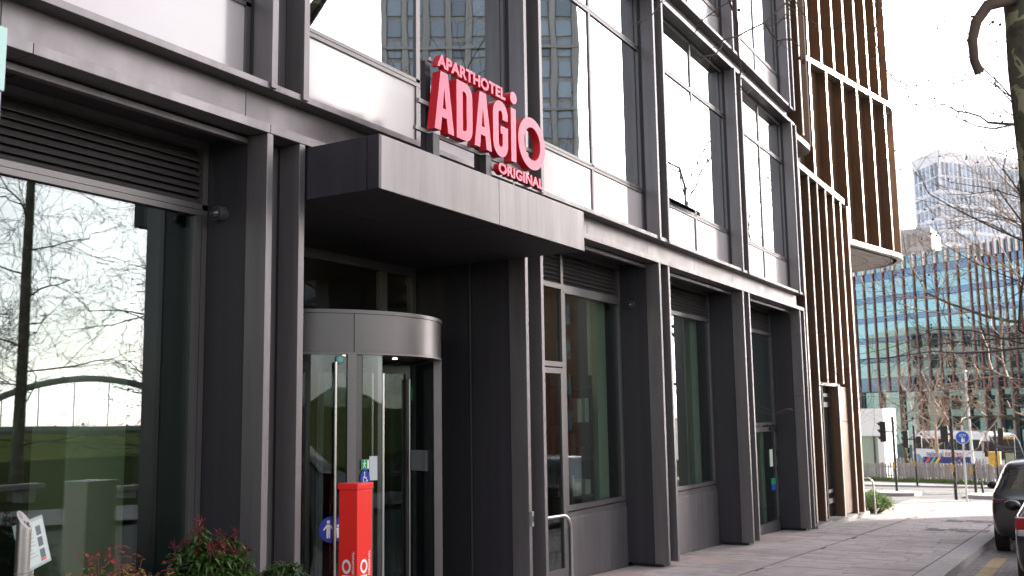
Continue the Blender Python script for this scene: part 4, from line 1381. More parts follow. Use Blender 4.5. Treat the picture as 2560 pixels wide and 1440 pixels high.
MB().box(52.385, 52.575, -1.99, -1.51, g0 + 2.35, g0 + 2.44).build('cap', M_YEL, mp_)
lc = thing('lamp_column', (70, 1.6, gz(70)), 'slim pale grey lamp column rising behind the fences', 'lamp post')
M_PALE = mat('pale_galvanised', (.52, .52, .53), .45, .3)
MB().tube([(70, 1.60, gz(70)), (70, 1.64, 0), (70, 1.70, 4.1)], [.11, .075, .05], 12).build('column', M_PALE, lc, smooth=True)
MB().box(69.6, 70.2, 1.62, 1.78, 4.08, 4.18).build('lantern', M_PALE, lc, bevel=.02)

# ================================================================== TRAFFIC SIGNALS AND POSTS
def signal(base, h, heads, label, box=True):
    x, y = base; g = gz(x)
    t = thing('traffic_signal', (x, y, g), label, 'traffic light', 'traffic signals at the crossing')
    MB().tube([(x, y, g), (x, y, g + h)], .057, 12).build('pole', M_BLACKM, t, smooth=True)
    for (dy, z, n, face) in heads:
        hh = .30 * n
        cy_ = y + dy
        hd = MB().box(x - .09, x + .09, cy_ - .13, cy_ + .13, g + z, g + z + hh).build('head', M_BLACKM, t, bevel=.02)
        MB().box(x - .02, x + .02, min(cy_, y), max(cy_, y), g + z + hh / 2 - .03, g + z + hh / 2 + .03).build('bracket', M_BLACKM, hd)
        for k in range(n):
            zc = g + z + (k + .5) * .30
            # hooded visor: half tube
            if face == 'l':
                nn, ax = Vector((-.25, .97, 0)), Vector((.97, .25, 0))
            elif face == 'r':
                nn, ax = Vector((-.25, -.97, 0)), Vector((-.97, .25, 0))
            else:
                nn, ax = Vector((1, 0, 0)), Vector((0, 1, 0))
            c0 = Vector((x, cy_, zc)) + nn * .11
            mb = MB()
            for q in range(8):
                a0, a1 = R(-20 + 220 * q / 8), R(-20 + 220 * (q + 1) / 8)
                P_ = []
                for (aa, l_) in ((a0, 0), (a1, 0), (a1, .16), (a0, .16)):
                    l2 = l_ * (.45 + .55 * max(0, math.sin(aa)))
                    P_.append(c0 + ax * .105 * math.cos(aa) + Vector((0, 0, .105 * math.sin(aa))) + nn * l2)
                mb.quad(*P_)
            mb.build('visor', M_BLACKM, hd)
            mb = MB(); mb.poly([tuple(c0 + ax * .09 * math.cos(R(30 * q)) + Vector((0, 0, .09 * math.sin(R(30 * q)))) + nn * .01) for q in range(12)])
            mb.build('lens', mat('dull_lens', (.20, .22, .22), .15), hd)
    if box:
        MB().box(x - .13, x - .05, y - .0, y + .09, g + 1.0, g + 1.28).build('push_button_box', M_YEL, t, bevel=.02)
    return t
signal((46.6, 2.4), 3.25, [(.42, 2.15, 3, 'l')], 'black traffic signal with hooded lamps in front of the white pavilion')
signal((56.1, 2.96), 3.1, [(.42, 1.95, 3, 'l'), (-.22, 1.95, 2, 'b')], 'black traffic signal with two heads in front of the coach')
signal((39.5, -.80), 3.20, [(.24, 2.05, 2, 'b')], 'tall black traffic signal nearest the camera, seen from behind')
signal((54.0, -1.05), 3.1, [(-.26, 2.0, 3, 'b')], 'black traffic signal just left of the dark map post')
bs = thing('cycle_sign', (37.7, -1.35, gz(37.7)), 'round blue shared path sign on a slim grey pole', 'sign')
g0 = gz(37.7)
MB().tube([(37.7, -1.35, g0), (37.7, -1.35, g0 + 2.62)], .032, 10).build('pole', M_PALE, bs, smooth=True)
SD = Vector((-.97, -.13, 0)).normalized(); SX = Vector((-SD.y, SD.x, 0)) * -1
SX = Vector((.13, -.97, 0)).normalized()
sc_ = Vector((37.66, -1.35, g0 + 2.20))
def disc(r, offn, m, name, cx=0, cz_=0, n=28, parent=None):
    mb = MB(); mb.poly([tuple(sc_ + SD * offn + SX * (cx + r * math.cos(2 * math.pi * k / n)) + Vector((0, 0, cz_ + r * math.sin(2 * math.pi * k / n)))) for k in range(n)])
    return mb.build(name, m, parent or bs)
M_SB = mat('road_sign_blue', (.005, .08, .50), .4)
mb = MB(); mb.tube([tuple(sc_), tuple(sc_ + SD * .01)], .225, 28); mb.build('disc_back', M_PALE, bs)
disc(.222, .013, M_WHITE, 'rim'); disc(.208, .016, M_SB, 'disc')
def sring(cx, cz_, r0, r1):
    mb = MB(); n = 18
    for k in range(n):
        a, b = 2 * math.pi * k / n, 2 * math.pi * (k + 1) / n
        mb.quad(*[tuple(sc_ + SD * .02 + SX * (cx + r * math.cos(t)) + Vector((0, 0, cz_ + r * math.sin(t)))) for t, r in ((a, r1), (b, r1), (b, r0), (a, r0))])
    mb.build('pictogram', M_WHITE, bs)
sring(-.065, .075, .03, .042); sring(.065, .075, .03, .042)
def spoly(pts):
    MB().poly([tuple(sc_ + SD * .02 + SX * a + Vector((0, 0, b))) for a, b in pts]).build('pictogram', M_WHITE, bs)
spoly([(-.065, .07), (-.02, .115), (.04, .115), (.065, .08), (.055, .08), (.03, .105), (-.02, .105), (-.055, .07)])
spoly([(-.025, -.02), (.005, -.02), (.03, -.07), (.02, -.16), (-.05, -.16), (-.045, -.08)])
spoly([(.03, -.06), (.06, -.07), (.065, -.16), (.03, -.16)])
disc(.022, .02, M_WHITE, 'pictogram', -.01, .01, 12); disc(.017, .02, M_WHITE, 'pictogram', .048, -.045, 12)
pb = thing('button_post', (46.9, -.73, gz(46.9)), 'short black post carrying a yellow push button box', 'post')
MB().tube([(46.9, -.73, gz(46.9)), (46.9, -.73, gz(46.9) + 1.22)], .057, 12).build('post', M_BLACKM, pb, smooth=True)
MB().box(46.78, 46.86, -.66, -.57, gz(46.9) + .8, gz(46.9) + 1.1).build('push_button_box', M_YEL, pb, bevel=.02)
bo_ = thing('leaning_bollard', (46.6, -1.04, gz(46.6)), 'short black bollard leaning slightly on the traffic island', 'bollard')
MB().tube([(46.6, -1.04, gz(46.6)), (46.6, -.985, gz(46.6) + .62)], .05, 12).build('post', M_BLACKM, bo_, smooth=True)
MB().tube([(46.6, -.985, gz(46.6) + .50), (46.6, -.977, gz(46.6) + .56)], .053, 12).build('collar', mat('bollard_collar', (.4, .4, .4), .5), bo_)
# ---- shrub and low rail at the corner of the bronze building
M_BOX = mat('laurel_leaf', (.09, .20, .03), .4, col2=(.30, .42, .07), vscale=6)
def low_bush(c, r, h, label, seed, m=None):
    rs = random.Random(seed); t = thing('low_bush', (c[0], c[1], gz(c[0])), label, 'shrub')
    lv, st = MB(), MB(); zb = gz(c[0])
    for k in range(70):
        a = rs.uniform(0, 6.283); q = r * math.sqrt(rs.random())
        tip = Vector((c[0] + q * math.cos(a), c[1] + q * math.sin(a), zb + h * rs.uniform(.45, 1) * (1 - .35 * (q / r) ** 2)))
        st.tube([(c[0] + .4 * q * math.cos(a), c[1] + .4 * q * math.sin(a), zb), tip], [.008, .003], 4, False)
        for w in range(22):
            an = rs.uniform(0, 6.283)
            p = tip + Vector((rs.uniform(-.07, .07), rs.uniform(-.07, .07), rs.uniform(-.14, .05)))
            leaf_mesh(lv, p, Vector((math.cos(an), math.sin(an), rs.uniform(-.2, .8))), rs.uniform(.07, .13), rs.uniform(.035, .06))
    st.build('stems', M_STEM, t); lv.build('foliage', m or M_BOX, t)
low_bush((29.3, .18), .52, .62, 'small bright green bush at the corner of the bronze building', 31)
low_bush((30.4, .55), .60, .60, 'second green bush just behind the corner bush', 32)
rl = thing('corner_rail', (28.4, -.02, gz(28.4)), 'slim steel rail at the bronze corner beside the green bush', 'handrail')
MB().tube([(28.25, .5, gz(28.2) + .95), (28.35, .05, gz(28.3) + .98), (28.42, -.04, gz(28.4) + .88), (28.46, -.06, gz(28.4))], .024, 10).build('tube', M_STEEL, rl, smooth=True)
# ================================================================== GROUND
M_ASPH = mat('asphalt', (.055, .054, .057), .85, var=.18, vscale=2.5, bump=.2, bscale=90)
M_EARTH = mat('distant_ground', (.10, .095, .085), .9, var=.15, vscale=.05)
mb = MB()
xs = [-2500, -60, 140, 2500]
for k in range(3):
    a, b = xs[k], xs[k + 1]
    mb.quad((a, -2500, gz(a) - .16), (b, -2500, gz(b) - .16), (b, 2500, gz(b) - .16), (a, 2500, gz(a) - .16))
tag(mb.build('ground', M_EARTH), kind='structure')
def sheet(name, m, x0, x1, y0, y1, dz):
    mb = MB(); mb.quad((x0, y0, gz(x0) + dz), (x1, y0, gz(x1) + dz), (x1, y1, gz(x1) + dz), (x0, y1, gz(x0) + dz))
    return tag(mb.build(name, m), kind='structure')
KY = -3.45
sheet('street_road', M_ASPH, -60, 39.0, -13.2, -5.9, -.125)
sheet('cross_road', M_ASPH, 39.0, 57.5, -60, 60, -.120)
M_SLAB = mat('yorkstone_slab', (.445, .385, .37), .82, var=.17, vscale=2.6, bump=.12, bscale=40, rand=.11, speck=.28)
M_SLAB2 = mat('pinkish_slab', (.44, .34, .305), .82, var=.12, vscale=3.5, bump=.12, bscale=40, rand=.10, speck=.28)
M_MORT = mat('mortar_bed', (.075, .066, .06), .9, var=.1, vscale=6)
pav = sheet('pavement', M_MORT, -8, 39.0, KY, RD + 1.2, -.012)
def slab(mb_or_parent, x0, x1, y0, y1, m, dz=0):
    me = MB()
    za, zb_ = gz(x0) + dz, gz(x1) + dz
    me.v = [(x0, y0, za - .03), (x1, y0, zb_ - .03), (x1, y1, zb_ - .03), (x0, y1, za - .03), (x0, y0, za), (x1, y0, zb_), (x1, y1, zb_), (x0, y1, za)]
    return me
rs = random.Random(2)
strip = MB()       # pieces too small or out of view, joined
cube_sl = {}
tilt = math.atan(SLOPE)
def slab_piece(x0, x1, y0, y1, m, dz):
    if m.name not in cube_sl:
        cube_sl[m.name] = MB().box(-.5, .5, -.5, .5, -1, 0).mesh('paving_slab', m)
    xc = (x0 + x1) / 2
    link('paving_slab', cube_sl[m.name], pav, loc=(xc, (y0 + y1) / 2, gz(xc) + dz), scale=((x1 - x0) * math.sqrt(1 + SLOPE ** 2), y1 - y0, .03), rot=(0, tilt, 0))
course = .42
x = -7.9
while x < 38.8:
    # footway either side of the joint line at y = -1.08
    for (ya, yb_) in ((-1.06, .60), (-3.08, -1.10)):
        y = ya - rs.uniform(0, .6)
        while y < yb_:
            L = rs.choice((.6, .75, .9, 1.05))
            y0, y1 = max(y, ya) + .007, min(y + L, yb_) - .007
            if y1 - y0 > .06:
                dz = rs.uniform(-.0025, .0025)
                if 11.5 <= x <= 21.5:
                    slab_piece(x + .008, x + course - .008, y0, y1, M_SLAB2 if (y1 > .2 and rs.random() < .6) else M_SLAB, dz)
                else:
                    x0, x1 = x + .005, x + course - .005
                    i = len(strip.v)
                    strip.v += [(x0, y0, gz(x0) + dz), (x1, y0, gz(x1) + dz), (x1, y1, gz(x1) + dz), (x0, y1, gz(x0) + dz)]
                    strip.f.append((i, i + 1, i + 2, i + 3)); strip.mi.append(0)
            y += L
    x += course
so = strip.build('paving_field', mat('yorkstone_field', (.43, .375, .36), .82, var=.16, vscale=2.2, bump=.1, bscale=40), pav)
so['kind'] = 'stuff'
# drain line along the joint
MB().quad((-8, -1.098, gz(-8) - .004), (38, -1.098, gz(38) - .004), (38, -1.064, gz(38) - .004), (-8, -1.064, gz(-8) - .004)).build('joint_line', mat('joint_buff', (.20, .175, .14), .9), pav)
# kerb stones
M_KERB = mat('granite_kerb', (.40, .36, .35), .75, var=.14, vscale=12, rand=.08)
kb = sheet('kerb_bed', M_MORT, -8, 39, KY, KY + .38, -.13)
kme = MB().box(-.5, .5, 0, .345, -.2, .004).mesh('kerb_stone', M_KERB)
x = 9.0
while x < 38.8:
    L = .91
    xc = x + L / 2
    link('kerb_stone', kme, kb, loc=(xc, KY, gz(xc)), scale=((L - .008), 1, 1), rot=(0, tilt, 0))
    x += L
# setts of the parking bay, joined
M_SETT = mat('setts', (.26, .225, .22), .85, var=.25, vscale=7, bump=.1, bscale=40)
pk = sheet('parking_bay', M_MORT, -8, 38, -5.9, KY, -.138)
st_ = MB()
x = 10.0
row = 0
while x < 30:
    y = -5.9 + (.1 if row % 2 else 0)
    while y < KY - .02:
        x0, x1, y0, y1 = x + .004, x + .096, y + .004, min(y + .196, KY - .006)
        z_ = -.120 + rs.uniform(-.002, .002)
        st_.box(x0, x1, y0, y1, gz(x0) + z_ - .02, gz(x0) + z_, dz=0)
        y += .2
    x += .1; row += 1
so = st_.build('setts', M_SETT, pk); so['kind'] = 'stuff'
M_YLINE = mat('worn_yellow_paint', (.55, .36, .12), .8, col2=(.30, .24, .19), vscale=9)
for a, b in ((14.0, 17.2), (17.25, 19.0)):
    MB().quad((a, -3.92, gz(a) - .108), (b, -3.92, gz(b) - .108), (b, -3.70, gz(b) - .108), (a, -3.70, gz(a) - .108)).build('yellow_line', M_YLINE, pk)
# inset covers in the footway
M_COV = mat('purple_setts', (.14, .115, .135), .8, var=.3, vscale=14)
for k, (cx_, cy_) in enumerate(((23.7, -2.62), (27.0, -2.62))):
    cv = thing('inset_cover', (cx_, cy_, gz(cx_)), ('nearer' if k == 0 else 'farther') + ' dark sett filled cover set into the footway near the kerb', 'cover')
    for i in range(6):
        for j in range(3):
            x0 = cx_ - .45 + j * .31; y0 = cy_ - .62 + i * .21
            if (i, j) in ((1, 1), (3, 0), (4, 2)): continue
            MB().quad((x0, y0, gz(x0) + .006), (x0 + .30, y0, gz(x0 + .3) + .006), (x0 + .30, y0 + .2, gz(x0 + .3) + .006), (x0, y0 + .2, gz(x0) + .006)).build('sett', M_COV, cv)
# crossing, islands and far footway
M_CONC = mat('pale_concrete', (.33, .31, .31), .85, var=.12, vscale=2)
sheet('far_footway', M_CONC, 57.5, 72.0, -40, 40, -.02)
mb = MB().box(57.35, 57.5, -40, 40, gz(57.4) - .2, gz(57.4) - .01); tag(mb.build('far_kerb', M_KERB), kind='structure')
def island(x0, x1, y0, y1, name):
    mb = MB()
    pts = []
    r = min(x1 - x0, y1 - y0) * .35
    for (cx_, cy_, a0) in ((x1 - r, y1 - r, 0), (x0 + r, y1 - r, 90), (x0 + r, y0 + r, 180), (x1 - r, y0 + r, 270)):
        for k in range(5):
            a = R(a0 + 22.5 * k); pts.append((cx_ + r * math.cos(a), cy_ + r * math.sin(a)))
    n = len(pts)
    mb.v = [(p[0], p[1], gz(p[0]) - .2) for p in pts] + [(p[0], p[1], gz(p[0]) + .02) for p in pts]
    for k in range(n):
        mb.f.append((k, (k + 1) % n, n + (k + 1) % n, n + k)); mb.mi.append(0)
    mb.f.append(tuple(n + k for k in range(n))); mb.mi.append(0)
    return tag(mb.build(name, M_CONC), kind='structure')
island(44.2, 47.6, 1.35, 6.0, 'traffic_island')
island(43.6, 47.6, -4.2, -.55, 'traffic_island')
M_PAINT = mat('road_paint', (.62, .62, .60), .8, col2=(.40, .40, .39), vscale=5)
for k in range(6):
    y0 = -6.5 + k * 2.3
    mb = MB(); mb.quad((51.0, y0, gz(51) - .112), (51.15, y0, gz(51.15) - .112), (51.15, y0 + 1.5, gz(51.15) - .112), (51.0, y0 + 1.5, gz(51) - .112))
    tag(mb.build('lane_marking', M_PAINT), kind='structure')
for (x0, x1) in ((41.2, 41.32), (48.6, 48.7)):
    mb = MB(); mb.quad((x0, -12, gz(x0) - .112), (x1, -12, gz(x1) - .112), (x1, 12, gz(x1) - .112), (x0, 12, gz(x0) - .112)); tag(mb.build('lane_marking', M_PAINT), kind='structure')
# verge in front of the far fence
M_GRASSB = mat('verge_green', (.06, .11, .02), .9, col2=(.14, .17, .05), vscale=4)
rs = random.Random(9)
vg = MB()
for k in range(1600):
    t = rs.random(); x = 66.0 + (60.6 - 66.0) * t - rs.uniform(.05, .6); y = 8.3 + (-1.0 - 8.3) * t * .9
    h = rs.uniform(.1, .32); a = rs.uniform(0, 6.28)
    vg.poly([(x, y - .03, gz(x) - .02), (x, y + .03, gz(x) - .02), (x + .08 * math.cos(a), y + .08 * math.sin(a), gz(x) + h)])
tag(vg.build('verge_grass', M_GRASSB), 'rough grass growing along the foot of the grey fence', 'grass', kind='stuff')

# ================================================================== ACROSS THE STREET (seen in the window reflections)
sheet('opposite_footway', M_CONC, -60, 39, -18.5, -13.2, -.01)
mb = MB().box(-60, 39, -13.35, -13.2, -10, -9.9)
M_LAWN = mat('lawn', (.050, .066, .022), .95, col2=(.080, .088, .038), vscale=.5, spec=0)
mb = MB()
lx = [-80, -20, 10, 40, 80, 140]; ly = [-18.5, -26, -40, -70, -130, -300]
rise = [0.0, .1, .35, 1.5, 4.6, 9]
for i in range(len(lx) - 1):
    for j in range(len(ly) - 1):
        mb.quad((lx[i], ly[j], gz(lx[i]) + rise[j]), (lx[i + 1], ly[j], gz(lx[i + 1]) + rise[j]), (lx[i + 1], ly[j + 1], gz(lx[i + 1]) + rise[j + 1]), (lx[i], ly[j + 1], gz(lx[i]) + rise[j + 1]))
tag(mb.build('lawn', M_LAWN, smooth=True, weld=True), kind='structure')
M_STONE = mat('pale_stone', (.48, .46, .43), .7, var=.06, vscale=2)
for k, x in enumerate((17.0, 24.5, 32.0)):
    t = thing('stone_bench', (x, -21.5, gz(x)), 'pale stone bench on the lawn edge across the street, %s' % ('nearest', 'middle one', 'farthest')[k], 'bench', 'stone benches across the street')
    MB().box(x - 2.4, x + 2.4, -21.8, -21.2, gz(x) + .36, gz(x) + .52).build('seat', M_STONE, t, bevel=.02)
    for q in (-1.9, 1.9):
        MB().box(x + q - .2, x + q + .2, -21.75, -21.25, gz(x) - .1, gz(x) + .36).build('leg', M_STONE, t)
# brick tower
bt = thing('brick_tower', (134, -82, gz(120)), 'tall brown brick residential tower across the street, reflected in the upper windows', 'building')
M_BRK = mat('brown_brick', (.31, .295, .28), .85, var=.2, vscale=1.2)
M_BTW = mat('tower_blue_window', (.21, .25, .285), .15, spec=.6, rand=.4)
b0, b1 = Vector((118.7, -85.8)), Vector((134.5, -60.5))
bd = (b1 - b0).normalized(); bnn = Vector((bd.y, -bd.x))
if bnn.dot(Vector((-1, .5))) < 0: bnn = -bnn
W_ = (b1 - b0).length
H_ = 70.0
MB().prism([(b0)[:], (b1)[:], (b1 - bnn * 22)[:], (b0 - bnn * 22)[:]], -8, H_).build('shell', M_BRK, bt)
wme = MB().box(-.5, .5, -.5, .5, -.5, .5).mesh('window', M_BTW)
pme = MB().box(-.5, .5, -.5, .5, -.5, .5).mesh('pier', M_BRK)
ncol = 9
ang = math.atan2(bd.y, bd.x)
for i in range(ncol):
    p = b0 + bd * (W_ * (i + .5) / ncol) + bnn * .1
    for j in range(17):
        z = H_ - 4.5 - j * 3.3
        link('window', wme, bt, loc=(p.x, p.y, z), scale=(2.1, .3, 2.5), rot=(0, 0, ang))
for i in range(ncol + 1):
    p = b0 + bd * (W_ * i / ncol) + bnn * .25
    link('pier', pme, bt, loc=(p.x, p.y, H_ / 2 - 4), scale=(.9, .7, H_ + 6), rot=(0, 0, ang))
for j in range(6):
    c = (b0 + b1) / 2 + bnn * .3
    link('string_course', pme, bt, loc=(c.x, c.y, H_ - 1 - j * 9.9), scale=(W_ + .8, .9, .5), rot=(0, 0, ang))
# arched bridge and far hedge across the lawn
br = thing('arched_bridge', (72, -90, 3), 'pale steel arched footbridge beyond the lawn across the street', 'bridge')
A_, B_ = Vector((62, -97)), Vector((84, -79))
pts = []
for k in range(25):
    t = k / 24
    p = A_.lerp(B_, t)
    pts.append((p.x, p.y, .6 + 6.0 * (1 - (2 * t - .85) ** 2 * .9)))
MB().tube(pts, .36, 8).build('arch', mat('bridge_grey', (.30, .31, .30), .6), br, smooth=True)
p0, p1 = A_.lerp(B_, -.3), A_.lerp(B_, 1.3)
MB().tube([(p0.x, p0.y, 1.2), (p1.x, p1.y, .6)], .5, 6).build('deck', mat('bridge_grey', (.3, .31, .3), .6), br)
for k in range(3, 23, 3):
    q = pts[k]
    MB().tube([q, (q[0], q[1], 1.2)], .06, 5).build('hanger', mat('bridge_grey', (.3, .31, .3), .6), br)
hd = MB()
rs = random.Random(15)
for k in range(9000):
    t = rs.random()
    x = 30 + 120 * t; y = -150 + 75 * t + rs.uniform(-2, 2)
    h = rs.uniform(.2, 4.6); s = rs.uniform(.2, .55)
    p = Vector((x, y, -3.0 + h * rs.random() ** 2.2)); a = rs.uniform(0, 6.28)
    hd.poly([p + Vector((s * math.cos(a), s * math.sin(a), 0)), p + Vector((0, 0, s)), p - Vector((s * math.cos(a), s * math.sin(a), -.1))])
tag(hd.build('hedge_belt', mat('winter_hedge', (.07, .065, .045), .9, spec=0)), 'belt of bare hedge and scrub beyond the lawn across the street', 'hedge', kind='stuff')

# lower brick blocks across the street and a pale stone block behind the hotel, all seen in reflections
def block(name, label, x0, x1, y0, y1, h, m, mw, nx, nz, face, ww=1.5, wh=1.9):
    zb = gz((x0 + x1) / 2) - 1
    t = thing(name, ((x0 + x1) / 2, (y0 + y1) / 2, zb), label, 'building')
    MB().box(x0, x1, y0, y1, zb, h).build('wall', m, t)
    for i in range(nx):
        for j in range(nz):
            z = h - 1.2 - wh - j * 3.4
            if z < zb + 1: continue
            if face in ('y0', 'y1'):
                c = x0 + (x1 - x0) * (i + .5) / nx
                yy = y0 if face == 'y0' else y1
                piece('window', mw, t, c - ww / 2, c + ww / 2, yy - .12, yy + .12, z, z + wh)
            else:
                c = y0 + (y1 - y0) * (i + .5) / nx
                piece('window', mw, t, x0 - .12, x0 + .12, c - ww / 2, c + ww / 2, z, z + wh)
    return t
M_RB = mat('red_brick', (.20, .085, .06), .85, var=.2, vscale=1.5)
block('brick_block', 'red brick apartment block across the street, reflected in the narrow door', 86, 96, -52, -36, 17, M_RB, M_BTW, 5, 5, 'x0')
block('brick_block', 'lower red brown block farther left across the street, reflected above the door', 62, 80, -66, -52, 15, mat('red_brown_brick', (.13, .08, .065), .85, var=.2, vscale=1.5), M_BTW, 5, 4, 'y1')
block('stone_block', 'pale stone office behind the hotel, reflected in the glass office', 50, 100, 62, 80, 15.5, mat('pale_portland', (.30, .275, .23), .8, var=.08, vscale=.5), M_OBSC, 18, 5, 'y0', 1.5, 2.2)
# ================================================================== BARE TREES
def bark(name, c1, c2, c3, scale=3.0):
    m = bpy.data.materials.new(name); MATS[name] = m
    m.use_nodes = True
    n, l = m.node_tree.nodes, m.node_tree.links
    b = n['Principled BSDF']; b.inputs['Roughness'].default_value = .85
    t = n.new('ShaderNodeNewGeometry')
    v = n.new('ShaderNodeTexNoise'); v.inputs['Scale'].default_value = scale; v.inputs['Detail'].default_value = 3; v.inputs['Roughness'].default_value = .45
    v.inputs['Distortion'].default_value = .6
    l.new(t.outputs['Position'], v.inputs['Vector'])
    r = n.new('ShaderNodeValToRGB'); r.color_ramp.interpolation = 'EASE'
    e = r.color_ramp.elements
    e[0].position = .40; e[0].color = (*c1, 1)
    e[1].position = .62; e[1].color = (*c3, 1)
    k = e.new(.53); k.color = (*c2, 1)
    k = e.new(.595); k.color = (*c2, 1)
    l.new(v.outputs['Fac'], r.inputs['Fac'])
    l.new(r.outputs[0], b.inputs['Base Color'])
    bp = n.new('ShaderNodeBump'); bp.inputs['Strength'].default_value = .4; bp.inputs['Distance'].default_value = .02
    n2 = n.new('ShaderNodeTexNoise'); n2.inputs['Scale'].default_value = scale * 9; n2.inputs['Detail'].default_value = 5
    l.new(t.outputs['Position'], n2.inputs['Vector']); l.new(n2.outputs['Fac'], bp.inputs['Height']); l.new(bp.outputs[0], b.inputs['Normal'])
    return m
M_PLANE = bark('plane_bark', (.055, .045, .03), (.085, .085, .05), (.30, .29, .18), 4.5)
M_TWIG = mat('plane_twig', (.06, .042, .032), .8, col2=(.12, .085, .065), vscale=3)
M_YTW = mat('young_twig', (.26, .175, .12), .8, col2=(.42, .32, .24), vscale=3)
M_BALL = mat('seed_ball', (.07, .03, .02), .95, bump=1, bscale=200)

def grow(rs, limbs, twigs, p, d, L, r, lev, maxlev, spread, upw, kids, tips, rmin=.0025):
    n = 5 if lev < 2 else 4
    pts, rad = [p.copy()], [r]
    q = p.copy(); dd = d.normalized()
    for k in range(n):
        dd = (dd + Vector((rs.uniform(-1, 1), rs.uniform(-1, 1), rs.uniform(-1, 1))) * (.16 + .05 * lev) + Vector((0, 0, upw * .12))).normalized()
        q = q + dd * (L / n)
        pts.append(q.copy()); rad.append(r * (1 - .78 * (k + 1) / n) if lev == maxlev else r * (1 - .5 * (k + 1) / n))
    (limbs if lev <= 1 else twigs).tube(pts, rad, (8, 6, 4, 3, 3, 3)[min(lev, 5)], False)
    if lev >= maxlev:
        tips.append(pts[-1]); return
    nk = kids[min(lev, len(kids) - 1)]
    for k in range(nk):
        f = rs.uniform(.25, 1.0) if k else 1.0
        i = min(n - 1, int(f * n)); t = f * n - i
        b0 = pts[i].lerp(pts[i + 1], t) if f < 1 else pts[-1]
        rr = rad[min(i, n)] * rs.uniform(.45, .68) if f < 1 else rad[-1] * .95
        ax = dd.orthogonal().normalized()
        ax.rotate(Matrix.Rotation(rs.uniform(0, 6.283), 3, dd))
        nd = (dd * rs.uniform(.55, 1.0) + ax * rs.uniform(.5, 1.05) * spread).normalized()
        grow(rs, limbs, twigs, b0, nd, L * rs.uniform(.52, .82), max(rr, rmin), lev + 1, maxlev, spread, upw, kids, tips, rmin)

def bare_tree(name, base, h_trunk, r, label, seed, L=3.0, levels=4, kids=(5, 5, 4, 4), spread=.9, upw=.5, m_t=None, m_w=None, balls=0, lean=(0, 0), start=None, nlimb=6, lowest=.45, rmin=.0025, limb=.38, group=None, cat='tree'):
    rs = random.Random(seed)
    t = thing(name, base, label, cat, group)
    limbs, twigs, tips = MB(), MB(), []
    b = Vector(base)
    pts = [b + Vector((0, 0, -.1))] + [b + Vector((lean[0] * f + rs.uniform(-.02, .02), lean[1] * f + rs.uniform(-.02, .02), h_trunk * f)) for f in (.1, .25, .4, .55, .7, .85, 1)]
    rad = [r * 1.3, r * 1.1, r, r * .96, r * .9, r * .82, r * .72, r * .55]
    tr_ = MB().tube(pts, rad, 18, False)
    tr_.build('trunk', m_t or M_PLANE, t, smooth=True)
    for k in range(nlimb):
        f = lowest + (1 - lowest) * k / max(1, nlimb - 1)
        i = min(len(pts) - 2, int(f * (len(pts) - 1)))
        p0 = pts[i].lerp(pts[i + 1], f * (len(pts) - 1) - i)
        a = k * 2.4 + rs.uniform(-.4, .4)
        d = Vector((math.cos(a), math.sin(a), upw * rs.uniform(.4, 1.2)))
        grow(rs, limbs, twigs, p0, d, L * rs.uniform(.75, 1.1), r * limb, 1, levels, spread, upw, kids, tips, rmin)
    grow(rs, limbs, twigs, pts[-1], Vector((0, 0, 1)), L, r * .5, 1, levels, spread, upw, kids, tips, rmin)
    limbs.build('limbs', m_t or M_PLANE, t, smooth=True)
    twigs.build('crown', m_w or M_TWIG, t)
    if balls:
        bm_ = MB()
        for k in range(balls):
            p = rs.choice(tips)
            q = p + Vector((rs.uniform(-.03, .03), rs.uniform(-.03, .03), -rs.uniform(.06, .14)))
            bm_.tube([p, q], .0012, 3, False); bm_.ball(tuple(q), .016, 8, 6)
        bm_.build('seed_balls', M_BALL, t)['kind'] = 'stuff'
    return t

# near plane tree at the right edge: trunk, stub limb, hanging twigs
pt = thing('plane_tree', (11.8, -5.10, gz(11.8)), 'mottled plane tree trunk at the right edge with a lopped limb', 'tree')
tb = Vector((11.8, -5.10, gz(11.8) - .12))
rs = random.Random(77)
tp, trd = [], []
for k in range(17):
    f = k / 16
    tp.append(tb + Vector((.02 * math.sin(5 * f), .018 * math.sin(7 * f + 1), 8.6 * f))); trd.append(.262 - .03 * f + .012 * math.sin(k * 1.9) + (.06 if k == 0 else 0))
MB().tube(tp, trd, 28, False).build('trunk', M_PLANE, pt, smooth=True)
MB().tube([(11.7, -5.06, 6.1), (11.4, -4.88, 5.96), (11.33, -4.74, 5.91), (11.29, -4.62, 5.74), (11.29, -4.57, 5.55), (11.32, -4.57, 5.33), (11.36, -4.61, 5.19)], [.085, .072, .062, .056, .05, .045, .048], 12).build('lopped_limb', M_TWIG, pt, smooth=True)
MB().tube([(11.32, -4.68, 5.8), (11.21, -4.58, 5.78)], [.018, .012], 6).build('snag', M_TWIG, pt)
limbs, twigs, tips = MB(), MB(), []
top = tp[-1]
